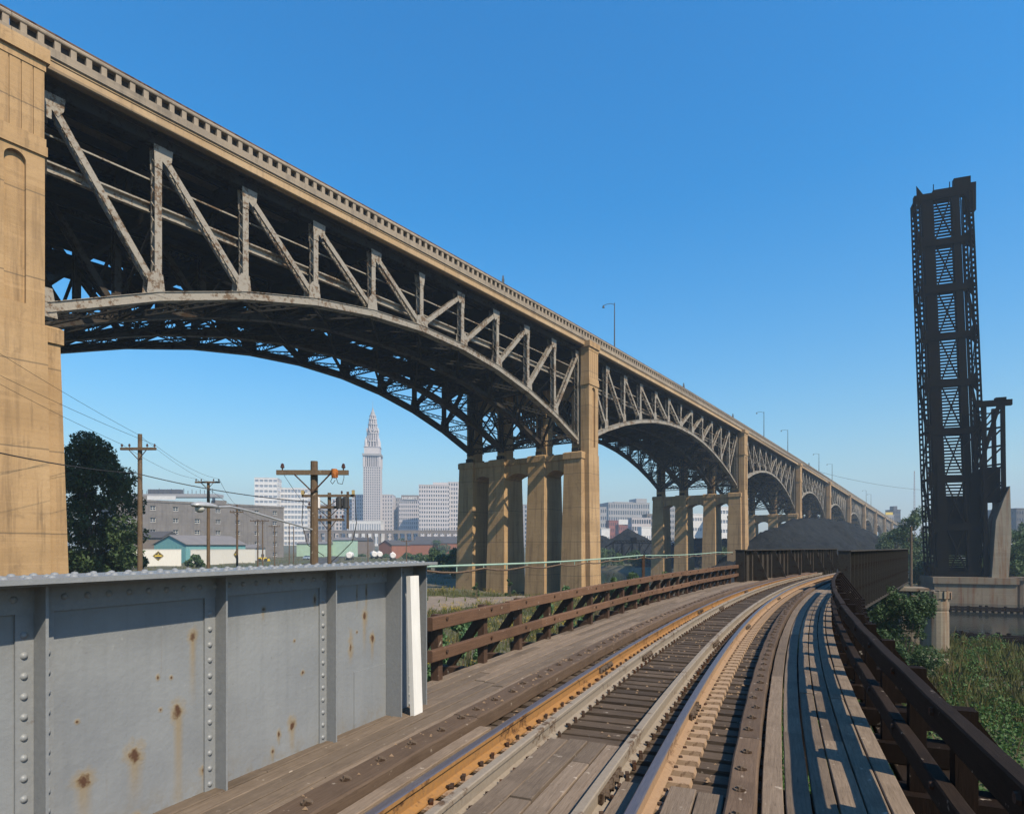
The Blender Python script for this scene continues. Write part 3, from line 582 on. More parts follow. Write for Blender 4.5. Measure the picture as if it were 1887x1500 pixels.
def span(i):
    a, b = PS[i]+(2.23 if i == 0 else 1.35), PS[i+1]-1.35; n = 12 if i == 1 else 10; zA = ZC[i]+1.5+(1.0 if i else 0); zB = ZC[i+1]+1.9
    mid = (a+b)/2; crown = zf(mid)-(5.7 if i == 1 else 6.9); hh = crown-(zA+zB)/2
    X = [a+(b-a)*k/n for k in range(n+1)]
    def zb_(x): f_ = (x-a)/(b-a); return zA+(zB-zA)*f_+4*hh*f_*(1-f_)
    ZBt = [zb_(x) for x in X]; ZTp = [zf(x)-.45 for x in X]; lc = i < 4; dd = .62
    members = []; m = MB()
    for k in range(n): m.bar((X[k],0,ZTp[k]), (X[k+1],0,ZTp[k+1]), dd+.1, .75)
    sp_ = m.build('truss_span', M['shadesteel'], via)
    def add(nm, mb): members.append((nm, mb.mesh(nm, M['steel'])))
    def addg(mb): members.append(('gusset_plate', mb.mesh('gusset_plate', M['steel'])))
    for k in range(n+1):
        if not (k == 0 and i == 0):
            m = MB(); laced(m, (X[k],ZBt[k]), (X[k],ZTp[k]), .50 if k not in (0,n) else .55, dd, lc); add('truss_vertical', m)
    hf = n//2
    for k in range(n):
        m = MB()
        p, q = ((X[k],ZTp[k]-.5),(X[k+1],ZBt[k+1]+.35)) if k < hf else ((X[k],ZBt[k]+.35),(X[k+1],ZTp[k+1]-.5))
        laced(m, p, q, .46, dd, lc); add('truss_diagonal', m)
        m = MB(); p = Vector((X[k],0,ZBt[k])); q = Vector((X[k+1],0,ZBt[k+1])); m.bar(p, q, dd+.16, .62).bar(p+Vector((0,0,.33)), q+Vector((0,0,.33)), dd+.34, .04).bar(p-Vector((0,0,.33)), q-Vector((0,0,.33)), dd+.34, .04); add('bottom_chord', m)
    m = MB()
    for k in range(n): m.bar((X[k],0,ZTp[k]), (X[k+1],0,ZTp[k+1]), dd+.1, .75)
    members.append(('top_chord', m.mesh('top_chord', M['shadesteel'])))
    for k in range(n+1):
        m = MB(); sg = (1 if k < hf else -1); x = X[k]
        for y in (-dd/2-.06, dd/2+.03):
            zt_ = ZTp[k]
            if k != hf: m.ext([(x-.34*sg,y,zt_-.3),(x+1.05*sg,y,zt_-.3),(x+.95*sg,y,zt_-1.15),(x+.62*sg,y,zt_-1.65),(x+.26*sg,y,zt_-1.35),(x+.26*sg,y,zt_-2.0),(x-.28*sg,y,zt_-2.0)][::sg], (0,.03,0))
            else: m.ext([(x-.5,y,zt_-.3),(x+.5,y,zt_-.3),(x+.3,y,zt_-1.6),(x-.3,y,zt_-1.6)], (0,.03,0))
        addg(m)
        m = MB()
        for y in (-dd/2-.10, dd/2+.07):
            zb__ = ZBt[k]
            if 0 < k < n and k != hf: m.ext([(x+.5*sg,y,zb__+.05),(x+.29*sg,y,zb__+1.7),(x-.42*sg,y,zb__+1.75),(x-.72*sg,y,zb__+1.35),(x-.85*sg,y,zb__+.05)][::-sg], (0,.03,0))
            elif k == hf: m.ext([(x-.95,y,zb__+.05),(x+.95,y,zb__+.05),(x+.75,y,zb__+1.3),(x,y,zb__+1.5),(x-.75,y,zb__+1.3)], (0,.03,0))
            else: m.ext([(x-.6,y,zb__-.6),(x+.6,y,zb__-.6),(x+.3,y,zb__+1.3),(x-.3,y,zb__+1.3)], (0,.03,0))
        addg(m)
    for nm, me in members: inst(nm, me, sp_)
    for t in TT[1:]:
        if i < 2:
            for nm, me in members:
                if nm != 'gusset_plate': dress(inst(nm, me, sp_, (0,-t,0)), 'shadesteel')
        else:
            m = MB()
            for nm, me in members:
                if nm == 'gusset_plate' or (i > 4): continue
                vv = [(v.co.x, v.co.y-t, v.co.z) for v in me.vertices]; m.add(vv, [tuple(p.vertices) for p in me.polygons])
            if m.v: m.build('inner_truss', M['shadesteel'], sp_)
    if i < 2:
        m = MB()
        for t in TT[1:]:
            for nm, me in members:
                if nm == 'gusset_plate': m.add([(v.co.x, v.co.y-t, v.co.z) for v in me.vertices], [tuple(p.vertices) for p in me.polygons])
        tag(m.build('inner_gussets', M['shadesteel'], sp_), kind='stuff')
    # wind bracing between the trusses
    if i < 5:
        m = MB(); sw = MB()
        for k in range(n+1):
            for y0, y1 in ((0,6.8),(6.8,14.8),(14.8,21.6)):
                wide = i < 2
                if wide: lattice(m, (X[k],y0+.3,ZBt[k]+.1), (X[k],y1-.3,ZBt[k]+.1), .75, .13, .85)
                else: m.bar((X[k],y0,ZBt[k]), (X[k],y1,ZBt[k]), .25, .3)
                if k < n:
                    pa_, pb_ = (X[k],y0+.3,ZBt[k]-.1), (X[k+1],y1-.3,ZBt[k+1]-.1); pc_, pd_ = (X[k],y1-.3,ZBt[k]-.1), (X[k+1],y0+.3,ZBt[k+1]-.1)
                    if wide:
                        lattice(m, pa_, pb_, .42, .11, .8); lattice(m, pc_, pd_, .42, .11, .8)
                    else: m.bar(pa_, pb_, .2, .2); m.bar(pc_, pd_, .2, .2)
                zt_ = zf(X[k])-6.0; zb__ = ZBt[k]+.5
                if zt_-zb__ > 1.5:
                    for (ya, za, yb, zb2) in ((y0,zb__,y1,zt_),(y1,zb__,y0,zt_)): sw.bar((X[k],ya,za),(X[k],yb,zb2),.2,.22,(1,0,0))
                zt2 = zf(X[k])-1.4; zb2_ = zf(X[k])-4.6; ym = (y0+y1)/2
                sw.bar((X[k],y0,zb2_+1.6),(X[k],y0+2,zt2),.2,.2,(1,0,0)); sw.bar((X[k],y1,zb2_+1.6),(X[k],y1-2,zt2),.2,.2,(1,0,0))
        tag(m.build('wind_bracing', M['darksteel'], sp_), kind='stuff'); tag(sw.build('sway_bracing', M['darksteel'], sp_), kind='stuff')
for i in range(9): span(i)
# concrete piers
def arch_poly(y0, y1, zs, rise, ztop, n=10):
    pts = [(y0,zs)]
    for j in range(1, n): f_ = j/n; pts.append((y0+(y1-y0)*f_, zs+rise*math.sin(math.pi*f_)**.6))
    return pts+[(y1,zs),(y1,ztop),(y0,ztop)]
def pier(i):
    s = PS[i]; zc = ZC[i]; zb = ZBASE[i]-2.5; C = M['concrete']; H = zc-1.1
    k = (H-zb)/24.0; near = i < 4
    hw, hb = 2.6, 2.6+.62*k; tw, tb = 1.55, 1.55+.4*k; pm_ = MB()
    for j in range(3):
        y = -TT[j]+.05; y1 = -TT[j+1]+.05; pm_.ext([(s-2.1,a,b) for a, b in arch_poly(y+tw-.05, y1-tw+.05, H-2.6, 1.1, H-.003)], (4.2,0,0)); pm_.box(s-2.35,s+2.35,y+tw+.145,y1-tw-.145,H,zc-.2)
    pr = pm_.build('pier', C, via)
    for j, t in enumerate(TT):
        y = -t+.05
        MB().taper((s-hb,s+hb,y-tb,y+tb), (s-hw,s+hw,y-tw,y+tw), zb, H).build('column', C, pr)
        MB().taper((s-hw-.16,s+hw+.16,y-tw-.14,y+tw+.14), (s-hw-.16,s+hw+.16,y-tw-.14,y+tw+.14), H, zc-.15).taper((s-hw-.16,s+hw+.16,y-tw-.14,y+tw+.14), (s-hw+.1,s+hw-.1,y-tw+.1,y+tw-.1), zc-.1495, zc).build('column_cap', C, pr)
        # shaft above the cap
        zt = zf(s)-.02
        MB().box(s-1.05,s+1.05,y-.85,y+1.05,zc+.002,zt).build('upper_shaft', C, pr)
        MB().box(s-1.9,s-1.2,y-.6,y+.6,zc+.002,zc+.7).box(s+1.2,s+1.9,y-.6,y+.6,zc+.002,zc+.7).build('bearing', M['darksteel'], pr)
        if j < 3:
            t2 = TT[j+1]; y1 = -t2+.05
            zq = zc+.45*(zt-zc); P = arch_poly(y+1.04, y1-.86, zq, 1.6, zt-1.4); MB().ext([(s-.6,a,b) for a, b in P], (1.2,0,0)).build('upper_wall', C, pr)
    # pilaster on the near side: base, recessed niche, ledge and fluted head
    f0 = -2.25; zt = zf(s)+.0; hwp = 1.52
    zl1 = zt-5.0; zfl0 = zl1+.15; zfl1 = zt-.75
    bw = hwp+.30*k; bf = f0-.42*k
    pm = MB().taper((s-bw,s+bw,bf,-1.3), (s-hwp-.12,s+hwp+.12,f0-.06,-1.3), zb, zc-.4)
    pm.build('pilaster', C, pr)
    zn1 = zl1-1.15-.02; zn0 = zc-.4+1.2; nw = .55
    m = MB(); m.box(s-hwp,s+hwp,f0+.3,-.805,zc-.398,zl1-1.1); m.box(s-hwp,s-nw,f0,f0+.299,zc-.398,zl1-1.1); m.box(s+nw,s+hwp,f0,f0+.299,zc-.398,zl1-1.1); m.box(s-nw,s+nw,f0,f0+.299,zc-.398,zn0)
    P = [(s-nw,zl1-1.1)]+[(s-nw*math.cos(math.pi*j/12), zn1-.75+nw*math.sin(math.pi*j/12)) for j in range(13)]+[(s+nw,zl1-1.1)]
    m.ext([(a,f0,b) for a, b in P], (0,.299,0)); m.build('pilaster', C, pr)
    MB().box(s-hwp-.12,s+hwp+.12,f0-.12,-.8,zl1-1.0995,zl1-.5).box(s-hwp-.06,s+hwp+.06,f0-.06,-.8,zl1-.4995,zl1).build('ledge', C, pr)
    MB().box(s-hwp+.03,s+hwp-.03,f0+.10,-.8,zl1+.002,zfl1).build('pilaster_head', C, pr)
    if i < 6:
        w_ = 2*hwp/5
        rb = MB().box(-w_/2+.025,w_/2-.025,f0,f0+.0995,zl1+.003,zfl1-.002).mesh('flute', C)
        for j in range(5): inst('flute', rb, pr, (s-hwp+w_*(j+.5),0,0))
        if near:
            rs = MB().box(s-hwp+.002,s-hwp+.028,-.62/2+.02,.62/2-.02,zl1+.003,zfl1-.002)
    MB().box(s-hwp-.05,s+hwp+.05,f0-.05,-.8,zfl1+.001,zt-.25).box(s-hwp-.22,s+hwp+.22,f0-.24,-1.0,zt-.2495,zt+.62).build('pilaster_crown', C, pr)
for i in range(10): pier(i)
# small stubs on the parapet
for s_, lab in ((64,'short dark post on the parapet above the first arch'),(128,'short dark post on the parapet above the second arch'),(163,'dark post on the parapet just before the third pier'),(262,'small dark post on the parapet above the fourth arch')):
    x, y = VW(s_, 1.6); z = zf(s_)+2.36
    o = MB().box(-.16,.16,-.14,.14,-.1,.5).box(-.1,.1,-.1,.1,.5,.85).cyl((0,0,.85),(0,0,1.0),.1,.05,6).build('parapet_stub', M['bluepaint'], None, (x,y,z)); tag(o, lab, 'post', 'stub posts on the parapet')
# lamps on the viaduct
lpm = None
for s_, lab in ((97,'street lamp on the viaduct just past the second pier'),(197,'street lamp on the viaduct above the third arch, nearer of a close pair'),(229,'street lamp on the viaduct just before the fourth pier'),(287,'street lamp above the fourth arch of the viaduct'),(320,'street lamp just past the fifth pier of the viaduct'),(448,'distant street lamp on the viaduct, nearer of the far pair'),(474,'farthest street lamp on the viaduct')):
    x, y = VW(s_, .9)
    if lpm is None:
        lpm = thing('street_lamp', lab, 'street lamp', (x,y,zf(s_)+1.2), via.rotation_euler.z, 'street lamps on the viaduct'); o = lpm
        MB().cyl((0,0,0),(0,0,9.2),.13,.075,8).cyl((0,0,0),(0,0,.7),.2,.18,8).build('pole', M['bluepaint'], o)
        MB().tube([(0,0,8.9),(0,.7,9.25),(0,1.5,9.3),(0,2.2,9.2)], .05, 6).build('arm', M['bluepaint'], o)
        MB().cyl((0,2.1,9.25),(0,2.1,8.85),.1,.24,8).build('lamp_head', M['bluepaint'], o)
    else:
        o = copy_tree(lpm); o.location = (x,y,zf(s_)+1.2); o['label'] = lab
# ------------------------------------------------------------------ raised bascule span on the right
def bascule():
    Y = 110.0; X = px(1769, Y); yaw = -math.atan2(X, Y)*.55
    b = thing('bascule_leaf', 'black steel lift bridge leaf standing upright against the sky', 'lift bridge', (X,Y,0), yaw)
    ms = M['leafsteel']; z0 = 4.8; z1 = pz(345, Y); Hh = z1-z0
    def pt(x, y, z): f_ = (z-z0)/Hh; return Vector((x-2.1*f_, y+1.5*f_, z))
    n = 8; ZP = [z0+Hh*k/n for k in range(n+1)]; wx = 4.05; DP = 4.2
    for sx in (-1, 1):
        tname = 'side_truss'
        sm_ = MB()
        for k in range(n+1): p, q = pt(sx*wx,0,ZP[k]), pt(sx*wx,DP*(1-.25*k/n),ZP[k]); sm_.bar(p,q,.4,.4)
        root = sm_.build(tname, ms, b)
        for yy, wd in ((0,.55),(DP,.5)):
            m = MB()
            for k in range(n):
                p, q = pt(sx*wx,yy*(1-.25*k/n),ZP[k]), pt(sx*wx,yy*(1-.25*(k+1)/n),ZP[k+1])
                for ox in (-wd/2, wd/2):
                    for oy in (-.25,.25): m.bar(p+Vector((ox,oy,0)), q+Vector((ox,oy,0)), .14, .14)
                for j in range(9):
                    a = p.lerp(q, j/9); c = p.lerp(q, (j+.35)/9); m.box(a.x-wd/2,a.x+wd/2,a.y-.28,a.y-.24,a.z,c.z); m.box(a.x-wd/2,a.x+wd/2,a.y+.24,a.y+.28,a.z,c.z)
            m.build('chord', ms, root)
        for k in range(n+1):
            if k < n:
                p, q = (pt(sx*wx,0,ZP[k]), pt(sx*wx,DP*(1-.25*(k+1)/n),ZP[k+1])) if k%2 else (pt(sx*wx,DP*(1-.25*k/n),ZP[k]), pt(sx*wx,0,ZP[k+1]))
                m = MB(); m.bar(p+Vector((.14,0,0)),q+Vector((.14,0,0)),.1,.45); m.bar(p-Vector((.14,0,0)),q-Vector((.14,0,0)),.1,.45)
                for j in range(14): a = p.lerp(q,j/14); m.box(a.x-.16,a.x+.16,a.y-.15,a.y+.15,a.z,a.z+.14)
                m.build('diagonal', ms, root)
    fm_ = MB()
    for k in range(n):
        for xx in (2.75, 3.05, 3.35): fm_.bar(pt(xx,1.6,ZP[k]),pt(xx,1.6,ZP[k+1]),.12,.2,(0,1,0))
    fl = fm_.build('floor', ms, b)
    for k in range(n+1):
        p, q = pt(-wx,.7,ZP[k]), pt(wx,.7,ZP[k]); MB().bar(p,q,1.2,1.15,(0,0,1)).build('floor_beam', ms, fl)
        for sx in (-1,1):
            # curved brackets between floor beam and chord
            MB().ext([pt(sx*wx,.15,ZP[k]+.55),pt(sx*wx,.15,ZP[k]+2.3),pt(sx*(wx-1.0),.15,ZP[k]+.55)], (0,.2,0)).build('bracket', ms, fl); MB().ext([pt(sx*wx,.15,ZP[k]-.55),pt(sx*(wx-1.0),.15,ZP[k]-.55),pt(sx*wx,.15,ZP[k]-2.3)], (0,.2,0)).build('bracket', ms, fl)
        if k < n:
            for xx, ww in ((-2.35,1.75),(1.95,1.15)):
                MB().bar(pt(xx,.9,ZP[k]),pt(xx,.9,ZP[k+1]),ww,1.2,(0,1,0)).build('stringer', ms, fl)
            m = MB(); a, c = pt(-1.4,.35,ZP[k]+.6), pt(1.2,.35,ZP[k+1]-.6); d, e = pt(1.2,.35,ZP[k]+.6), pt(-1.4,.35,ZP[k+1]-.6); m.bar(a,c,.22,.1,(0,1,0)); m.bar(d,e,.22,.1,(0,1,0)); m.build('cross_brace', ms, fl)
    tm = MB().box(-1.6,1.5,-.12,.12,-.14,.14).mesh('tie', ms); z = z0+.8
    while z < z1-.5:
        p = pt(0,1.6,z); o = inst('tie', tm, fl, p); o.rotation_euler = (0,RND.uniform(-.02,.02),0); z += .56 if z > z0+14 else .40
    m = MB(); p = pt(0,.5,z1); m.box(p.x-wx-.4,p.x-1.5,-.2+p.y,.8+p.y,z1-.4,z1+.6); m.box(p.x-1.5,p.x+1.7,p.y-.2,p.y+.8,z1-.8,z1+1.1); m.box(p.x+1.7,p.x+wx+.2,p.y-.2,p.y+.8,z1-.2,z1+2.6); m.box(p.x+wx-.6,p.x+wx+1.0,p.y-.2,p.y+.8,z1-3.6,z1+1.4)
    for xx in (-1.4,1.1): m.bar((p.x+xx,p.y,z1+1),(p.x+xx,p.y,z1+2.2),.12,.12)
    m.build('nose_frame', ms, b)
    # solid plating of the heel
    m = MB(); m.box(-3.9,3.9,1.8,2.0,z0+3.5,z0+14); m.box(-4.0,4.0,2.2,4.5,z0,z0+1.3); m.box(-3.2,-2.2,.4,2.1,z0,z0+20); m.box(1.6,3.0,.4,2.1,z0,z0+18); m.build('heel_plate', ms, b)
    # tower with counterweight
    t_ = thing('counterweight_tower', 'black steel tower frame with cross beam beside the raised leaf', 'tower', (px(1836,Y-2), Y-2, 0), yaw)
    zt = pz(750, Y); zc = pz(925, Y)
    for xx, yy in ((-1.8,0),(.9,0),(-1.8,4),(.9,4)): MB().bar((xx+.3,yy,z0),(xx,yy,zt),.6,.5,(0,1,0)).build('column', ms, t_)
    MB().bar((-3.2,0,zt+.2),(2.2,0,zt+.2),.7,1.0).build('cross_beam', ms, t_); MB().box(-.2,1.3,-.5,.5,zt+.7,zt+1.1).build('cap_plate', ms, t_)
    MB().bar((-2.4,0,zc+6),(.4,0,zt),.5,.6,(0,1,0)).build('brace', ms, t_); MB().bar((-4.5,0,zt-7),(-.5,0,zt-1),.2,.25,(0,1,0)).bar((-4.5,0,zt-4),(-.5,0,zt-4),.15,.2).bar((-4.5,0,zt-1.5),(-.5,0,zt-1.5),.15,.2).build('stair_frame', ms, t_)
    m = MB()
    for z in np.arange(zc, zt-2, 3.2): m.bar((-1.8,0,z),(.9,0,z+3.0),.25,.25,(0,1,0)); m.bar((-1.8,4,z),(.9,0,z),.25,.3)
    m.build('lacing', ms, t_); MB().box(-1.5,.8,.6,3.6,zc,zc+6).build('machinery_box', ms, t_)
    cw = MB().ext([(-.9,-.8,z0-.3),(1.5,-.8,z0-.3),(1.9,-.8,z0+7),(1.7,-.8,zc+2.5),(.9,-.8,zc+.5),(-.3,-.8,z0+9.5)], (0,4,0)).build('counterweight', M['oldconc'], None, t_.location); cw.rotation_euler = (0,0,yaw)
    tag(cw, 'pale concrete counterweight wedge below the black tower', 'counterweight')
    ab = thing('bridge_abutment', 'rust stained concrete abutment under the raised leaf', 'abutment', (px(1785,Y), Y, 0), yaw)
    MB().box(-5.8,6.2,-2.5,8,-2,3.4).build('wall', M['abutment'], ab); MB().box(-6.1,6.4,-2.8,8.2,3.402,4.5).build('coping', M['abutment'], ab)
    MB().cyl((7.5,0,-2),(7.5,0,4.0),1.3,1.25,16).cyl((7.5,0,4),(7.5,0,4.6),1.6,1.6,16).build('corner_pillar', M['abutment'], ab)
bascule()
# ------------------------------------------------------------------ vegetation builders
def leaf_verts(n, clumps, sz, flat=1.0):
    cl = np.array([c[:3] for c in clumps]); rd = np.array([c[3] for c in clumps]); pr = rd**2; ix = NR.choice(len(cl), n, p=pr/pr.sum())
    d = NR.normal(size=(n,3)); d /= np.linalg.norm(d, axis=1)[:,None]; r = rd[ix]*NR.uniform(.55,1.08,n)**.7; P = cl[ix]+d*r[:,None]*np.array([1,1,flat])
    a = NR.normal(size=(n,3)); a /= np.linalg.norm(a, axis=1)[:,None]; b = np.cross(a, d+.6*NR.normal(size=(n,3))); b /= np.linalg.norm(b, axis=1)[:,None]+1e-9
    s1 = sz*NR.uniform(.6,1.3,n)[:,None]; s2 = s1*.55
    V = np.stack([P-a*s1, P+b*s2, P+a*s1, P-b*s2], 1).reshape(-1,3); return V, np.arange(4*n).reshape(n,4)
def tree(name, label, cat, x, y, h, r, nleaf, sz, mat, trunk=True, squat=False, group=None, nclump=26, seed=None, z=None):
    z0 = h1(x,y) if z is None else z; t_ = thing(name, label, cat, (x,y,z0-.1), RND.uniform(0,6), group); cl = []
    for i in range(nclump):
        f_ = RND.random(); zz = h*((.12 if squat else .30)+(.82 if squat else .64)*f_); env = r*(math.sin(math.pi*min(1,max(.0,(.22+f_*.74))))**.7)
        a = RND.uniform(0,6.283); q = env*math.sqrt(RND.random())*RND.uniform(.75,1.05); cl.append((q*math.cos(a), q*math.sin(a), zz, r*RND.uniform(.13,.32)))
    V, Fq = leaf_verts(nleaf, cl, sz, .85); npmesh('crown', V, Fq, mat, t_)
    m = MB(); top = h*.75
    if trunk:
        rr = max(.06, h*.018); m.cyl((0,0,0),(0,0,top*.5),rr,rr*.7,7).cyl((0,0,top*.5),(r*.1,0,top),rr*.7,rr*.2,6)
        for c in cl[:12]: m.cyl((0,0,min(c[2]*.6,top*.8)),(c[0]*.85,c[1]*.85,c[2]),rr*.35,rr*.1,5)
    else:
        for c in cl[:10]: m.cyl((c[0]*.1,c[1]*.1,0),(c[0]*.8,c[1]*.8,c[2]),.03,.012,4)
    m.build('trunk' if trunk else 'stems', M['bark'], t_); return t_
def blades(name, label, cat, pts, hmin, hmax, mat, bw=.02, lean=.3, zofs=0):
    P = np.array(pts); n = len(P); Z = hgt(P[:,0], P[:,1])+zofs; h = NR.uniform(hmin,hmax,n)*(.35+.65*np.abs(np.sin(P[:,0]*.9+1.7*np.sin(P[:,1]*.6))*np.cos(P[:,1]*.7+np.sin(P[:,0]*1.1)))**.5); an = NR.uniform(0,6.283,n); ln = NR.uniform(0,lean,n)*h; la = NR.uniform(0,6.283,n)
    dx = np.cos(an)*bw*NR.uniform(.6,1.6,n); dy = np.sin(an)*bw
    A = np.stack([P[:,0]-dx,P[:,1]-dy,Z],1); B = np.stack([P[:,0]+dx,P[:,1]+dy,Z],1); mx = P[:,0]+np.cos(la)*ln*.4; my = P[:,1]+np.sin(la)*ln*.4
    C = np.stack([mx+dx*.8,my+dy*.8,Z+h*.6],1); D = np.stack([P[:,0]+np.cos(la)*ln,P[:,1]+np.sin(la)*ln,Z+h],1)
    V = np.stack([A,B,C,D],1).reshape(-1,3); o = npmesh(name, V, np.arange(4*n).reshape(n,4), mat); return tag(o, label, cat, kind='stuff')
def scatter(n, x0, x1, y0, y1, keep=None):
    P = np.stack([NR.uniform(x0,x1,n), NR.uniform(y0,y1,n)], 1); sd = river_sd(P); ok = sd > 2.2
    if keep is not None: ok &= keep(P)
    return P[ok]
def clumpy(P, sc=.25, th=.0): return (np.sin(P[:,0]*sc*3.1+1.3)*np.cos(P[:,1]*sc*2.3)+.5*np.sin(P[:,0]*sc*7+P[:,1]*sc*5)) > th
DT = np.array([(-16,62),(-13,72),(-9,82),(-3,90),(4,96)], float)
def offdirt(P):
    d = np.min([np.hypot(*(P-(a*(1-f_)+b*f_)).T)-(5 if a[1] < 88 else 2.2) for a, b in zip(DT[:-1],DT[1:]) for f_ in (0,.25,.5,.75,1)], axis=0); return d > 0
wp = (lambda P: P[clumpy(P,.33,.25)])(scatter(5000,8,60,22,58)); V, Fq = leaf_verts(42000, [(p[0],p[1],h1(p[0],p[1])+NR.uniform(.2,.75),NR.uniform(.2,.45)) for p in wp[:1300]], .07); tag(npmesh('broadleaf_weeds', V, Fq, M['vine']), 'broad leaved green weeds among the grass on the right bank', 'weeds', kind='stuff')
dp_ = scatter(900,8,60,22,58); blades('dead_stalks', 'tall dead brown stalks on the right bank', 'weeds', dp_, .9, 1.9, M['straw'], .03, .4)
# left of the track: weeds, goldenrod, dry grass between the railing and the viaduct
blades('weeds', 'green and olive weeds covering the bank below the left railing', 'weeds', scatter(52000,-22,30,18,100,lambda P: offdirt(P) & (P[:,0] < .4*P[:,1])), .25, .9, M['weed'], .03, .5)
blades('dry_grass', 'patches of dry straw coloured grass below the left railing', 'grass', (lambda P: P[clumpy(P,.22,.2)])(scatter(30000,-20,26,18,98,lambda P: offdirt(P) & (P[:,0] < .4*P[:,1]))), .3, .95, M['straw'], .02, .5)
gp = (lambda P: P[clumpy(P,.3,.45)])(scatter(9000,-18,26,22,98,lambda P: offdirt(P) & (P[:,0] < .28*P[:,1])))
V, Fq = leaf_verts(14000, [(p[0],p[1],h1(p[0],p[1])+NR.uniform(.6,1.05),.22) for p in gp[:1500]], .05); tag(npmesh('goldenrod', V, Fq, M['flower']), 'yellow goldenrod flower heads among the weeds left of the track', 'wildflowers', kind='stuff')
blades('goldenrod_stems', 'green stems of the goldenrod left of the track', 'wildflowers', np.repeat(gp[:1500],4,0)+NR.normal(size=(len(gp[:1500])*4,2))*.12, .5, 1.0, M['weed'], .03, .3)
blades('rank_grass', 'brown green grass on the river bank right of the track', 'grass', scatter(46000,8,62,26,60), .3, 1.25, M['rank'], .022, .5)
blades('bank_grass', 'tall green grass on the river bank right of the track', 'grass', (lambda P: P[clumpy(P,.2,-.1)])(scatter(40000,8,62,25,58)), .35, 1.0, M['rank'], .025, .5)
vp = scatter(9000,4,34,3,30); V, Fq = leaf_verts(90000, [(p[0],p[1],h1(p[0],p[1])+.18+.25*RND.random(),.38) for p in vp[:4200]], .085, .5); tag(npmesh('ground_vine', V, Fq, M['vine']), 'bright green vines carpeting the bank below the right railing', 'ground cover', kind='stuff')
fp = scatter(26000,-150,150,60,330,lambda P: clumpy(P,.03,-.3)); blades('rough_grass', 'rough grass on the flat ground beyond the viaduct', 'grass', fp, .3, .9, M['weed'], .07, .5)
for (xp, Y, h_, r_, lab) in ((838,27,4.4,1.35,'leafy sumac bush behind the first posts of the left railing'),(812,22,3.9,1.0,'low pale leafed bush at the end of the grey girder'),(864,33,3.3,1.1,'small sumac bush below the left railing beside the first bush'),(1050,48,4.6,1.6,'leafy sapling rising behind the left railing near the tall pier'),(1012,56,3.4,1.6,'rounded bush behind the left railing among goldenrod'),(1100,70,3.8,1.9,'green bush below the left railing at the foot of the pier'),(1165,78,4.2,2.4,'green thicket behind the left railing near the river'),(1195,70,6.2,2.4,'bush crown above the left railing next to the pipe post'),(1135,62,4.8,1.9,'low bush behind the left railing left of the pipe post')):
    tree('bush', lab, 'bush', px(xp,Y), Y, h_+.3, r_, 2600 if Y < 40 else 1800, .10 if Y < 40 else .16, M['leafpale' if Y < 60 else 'leafmid'], False, True, 'bushes below the left railing', 12)
for (xp, Y, h_, lab) in ((880,92,2.6,'sapling at the foot of the far pier columns'),(940,93,3.2,'sapling standing against the second pier column')):
    tree('sapling', lab, 'sapling', px(xp,Y), Y, h_, .8, 500, .16, M['leafmid'], False, True, 'saplings against the pier', 8)
tree('tree', 'large dark leafy tree beside the first tan pier', 'tree', px(164,66), 66, 17.6, 5.0, 30000, .19, M['leafdark'], True, True, None, 120)
tree('bush', 'dark bush under the big tree behind the white wall', 'bush', px(222,80), 80, 5.5, 3.2, 3000, .2, M['leafdark'], False, True, None, 14)
tree('bush', 'large green bush on the near bank left of the cracked concrete pillar', 'bush', px(1660,37), 37, 5.7, 2.5, 15000, .085, M['leafbush'], False, True, None, 60)
tree('bush', 'low bush at the foot of the stone pier', 'bush', px(1628,32), 32, 3.6, 1.5, 6000, .085, M['leafbush'], False, True, None, 34)
for j, (xp, Y, h_, r_, lab) in enumerate(((1680,135,15,6,'dark tree left of the raised lift bridge'),(1702,150,17,7,'dark rounded tree close against the left edge of the lift bridge'),(1655,165,12,7,'low dark tree at the end of the ribbed girder'),(1868,118,7.5,5,'pale green willow right of the counterweight'),(1885,150,14,7,'tall dark tree at the right edge of the picture'),(1862,140,7.5,5,'green tree behind the counterweight on the right'),(1770,140,4,5,'low tree seen under the raised leaf'),(1905,118,11,6.5,'dark bank tree just inside the right edge of the picture'),(1850,125,6,4.5,'low dark tree right behind the counterweight'),(1825,128,7,5,'dark tree glimpsed under the counterweight tower'),(1735,124,8,5.5,'dark tree directly left behind the leaf'),(1760,150,12,7,'dark tree far behind the raised leaf'),(1930,128,13,8,'tall bank tree beyond the right edge'),(1715,118,6,4,'low dark bank bush left of the abutment'))):
    tree('tree', lab, 'tree', px(xp,Y), Y, h_, r_, 4200, .28, M['leafdark' if j not in (3,5) else 'leafmid'], True, True, 'trees by the lift bridge', 24)
for j, (xp, Y, h_, r_, lab) in enumerate(((835,150,7,5,'dark tree left of the tall pier'),(808,165,6,5,'dark bush further left of the tall pier'),(790,230,6.5,6,'green tree in front of the brick sheds'),(760,330,8,8,'tree before the long dark roofs'),(705,360,8,7,'tree left of the orange brick gable'),(668,390,7,7,'tree behind the white tankers'),(830,360,10,9,'tree crowns right of the dark roofs'),(800,480,12,12,'round trees below the big office block'),(740,520,11,12,'trees below the long railway viaduct'),(240,150,6,4,'bush left of the blue green shed'),(362,165,3,3,'small bush between the white walls'),(1120,270,7,9,'bank thicket below the conveyor'),(1170,255,6,9,'bank thicket beside the conveyor legs'),(1335,215,8,7,'dark bush behind the third pier'))):
    tree('tree', lab, 'tree', px(xp,Y), Y, h_, r_, 2200, .38 if Y < 300 else .6, M['leafdark' if j%3 else 'leafmid'], True, True, 'trees beyond the viaduct', 16)
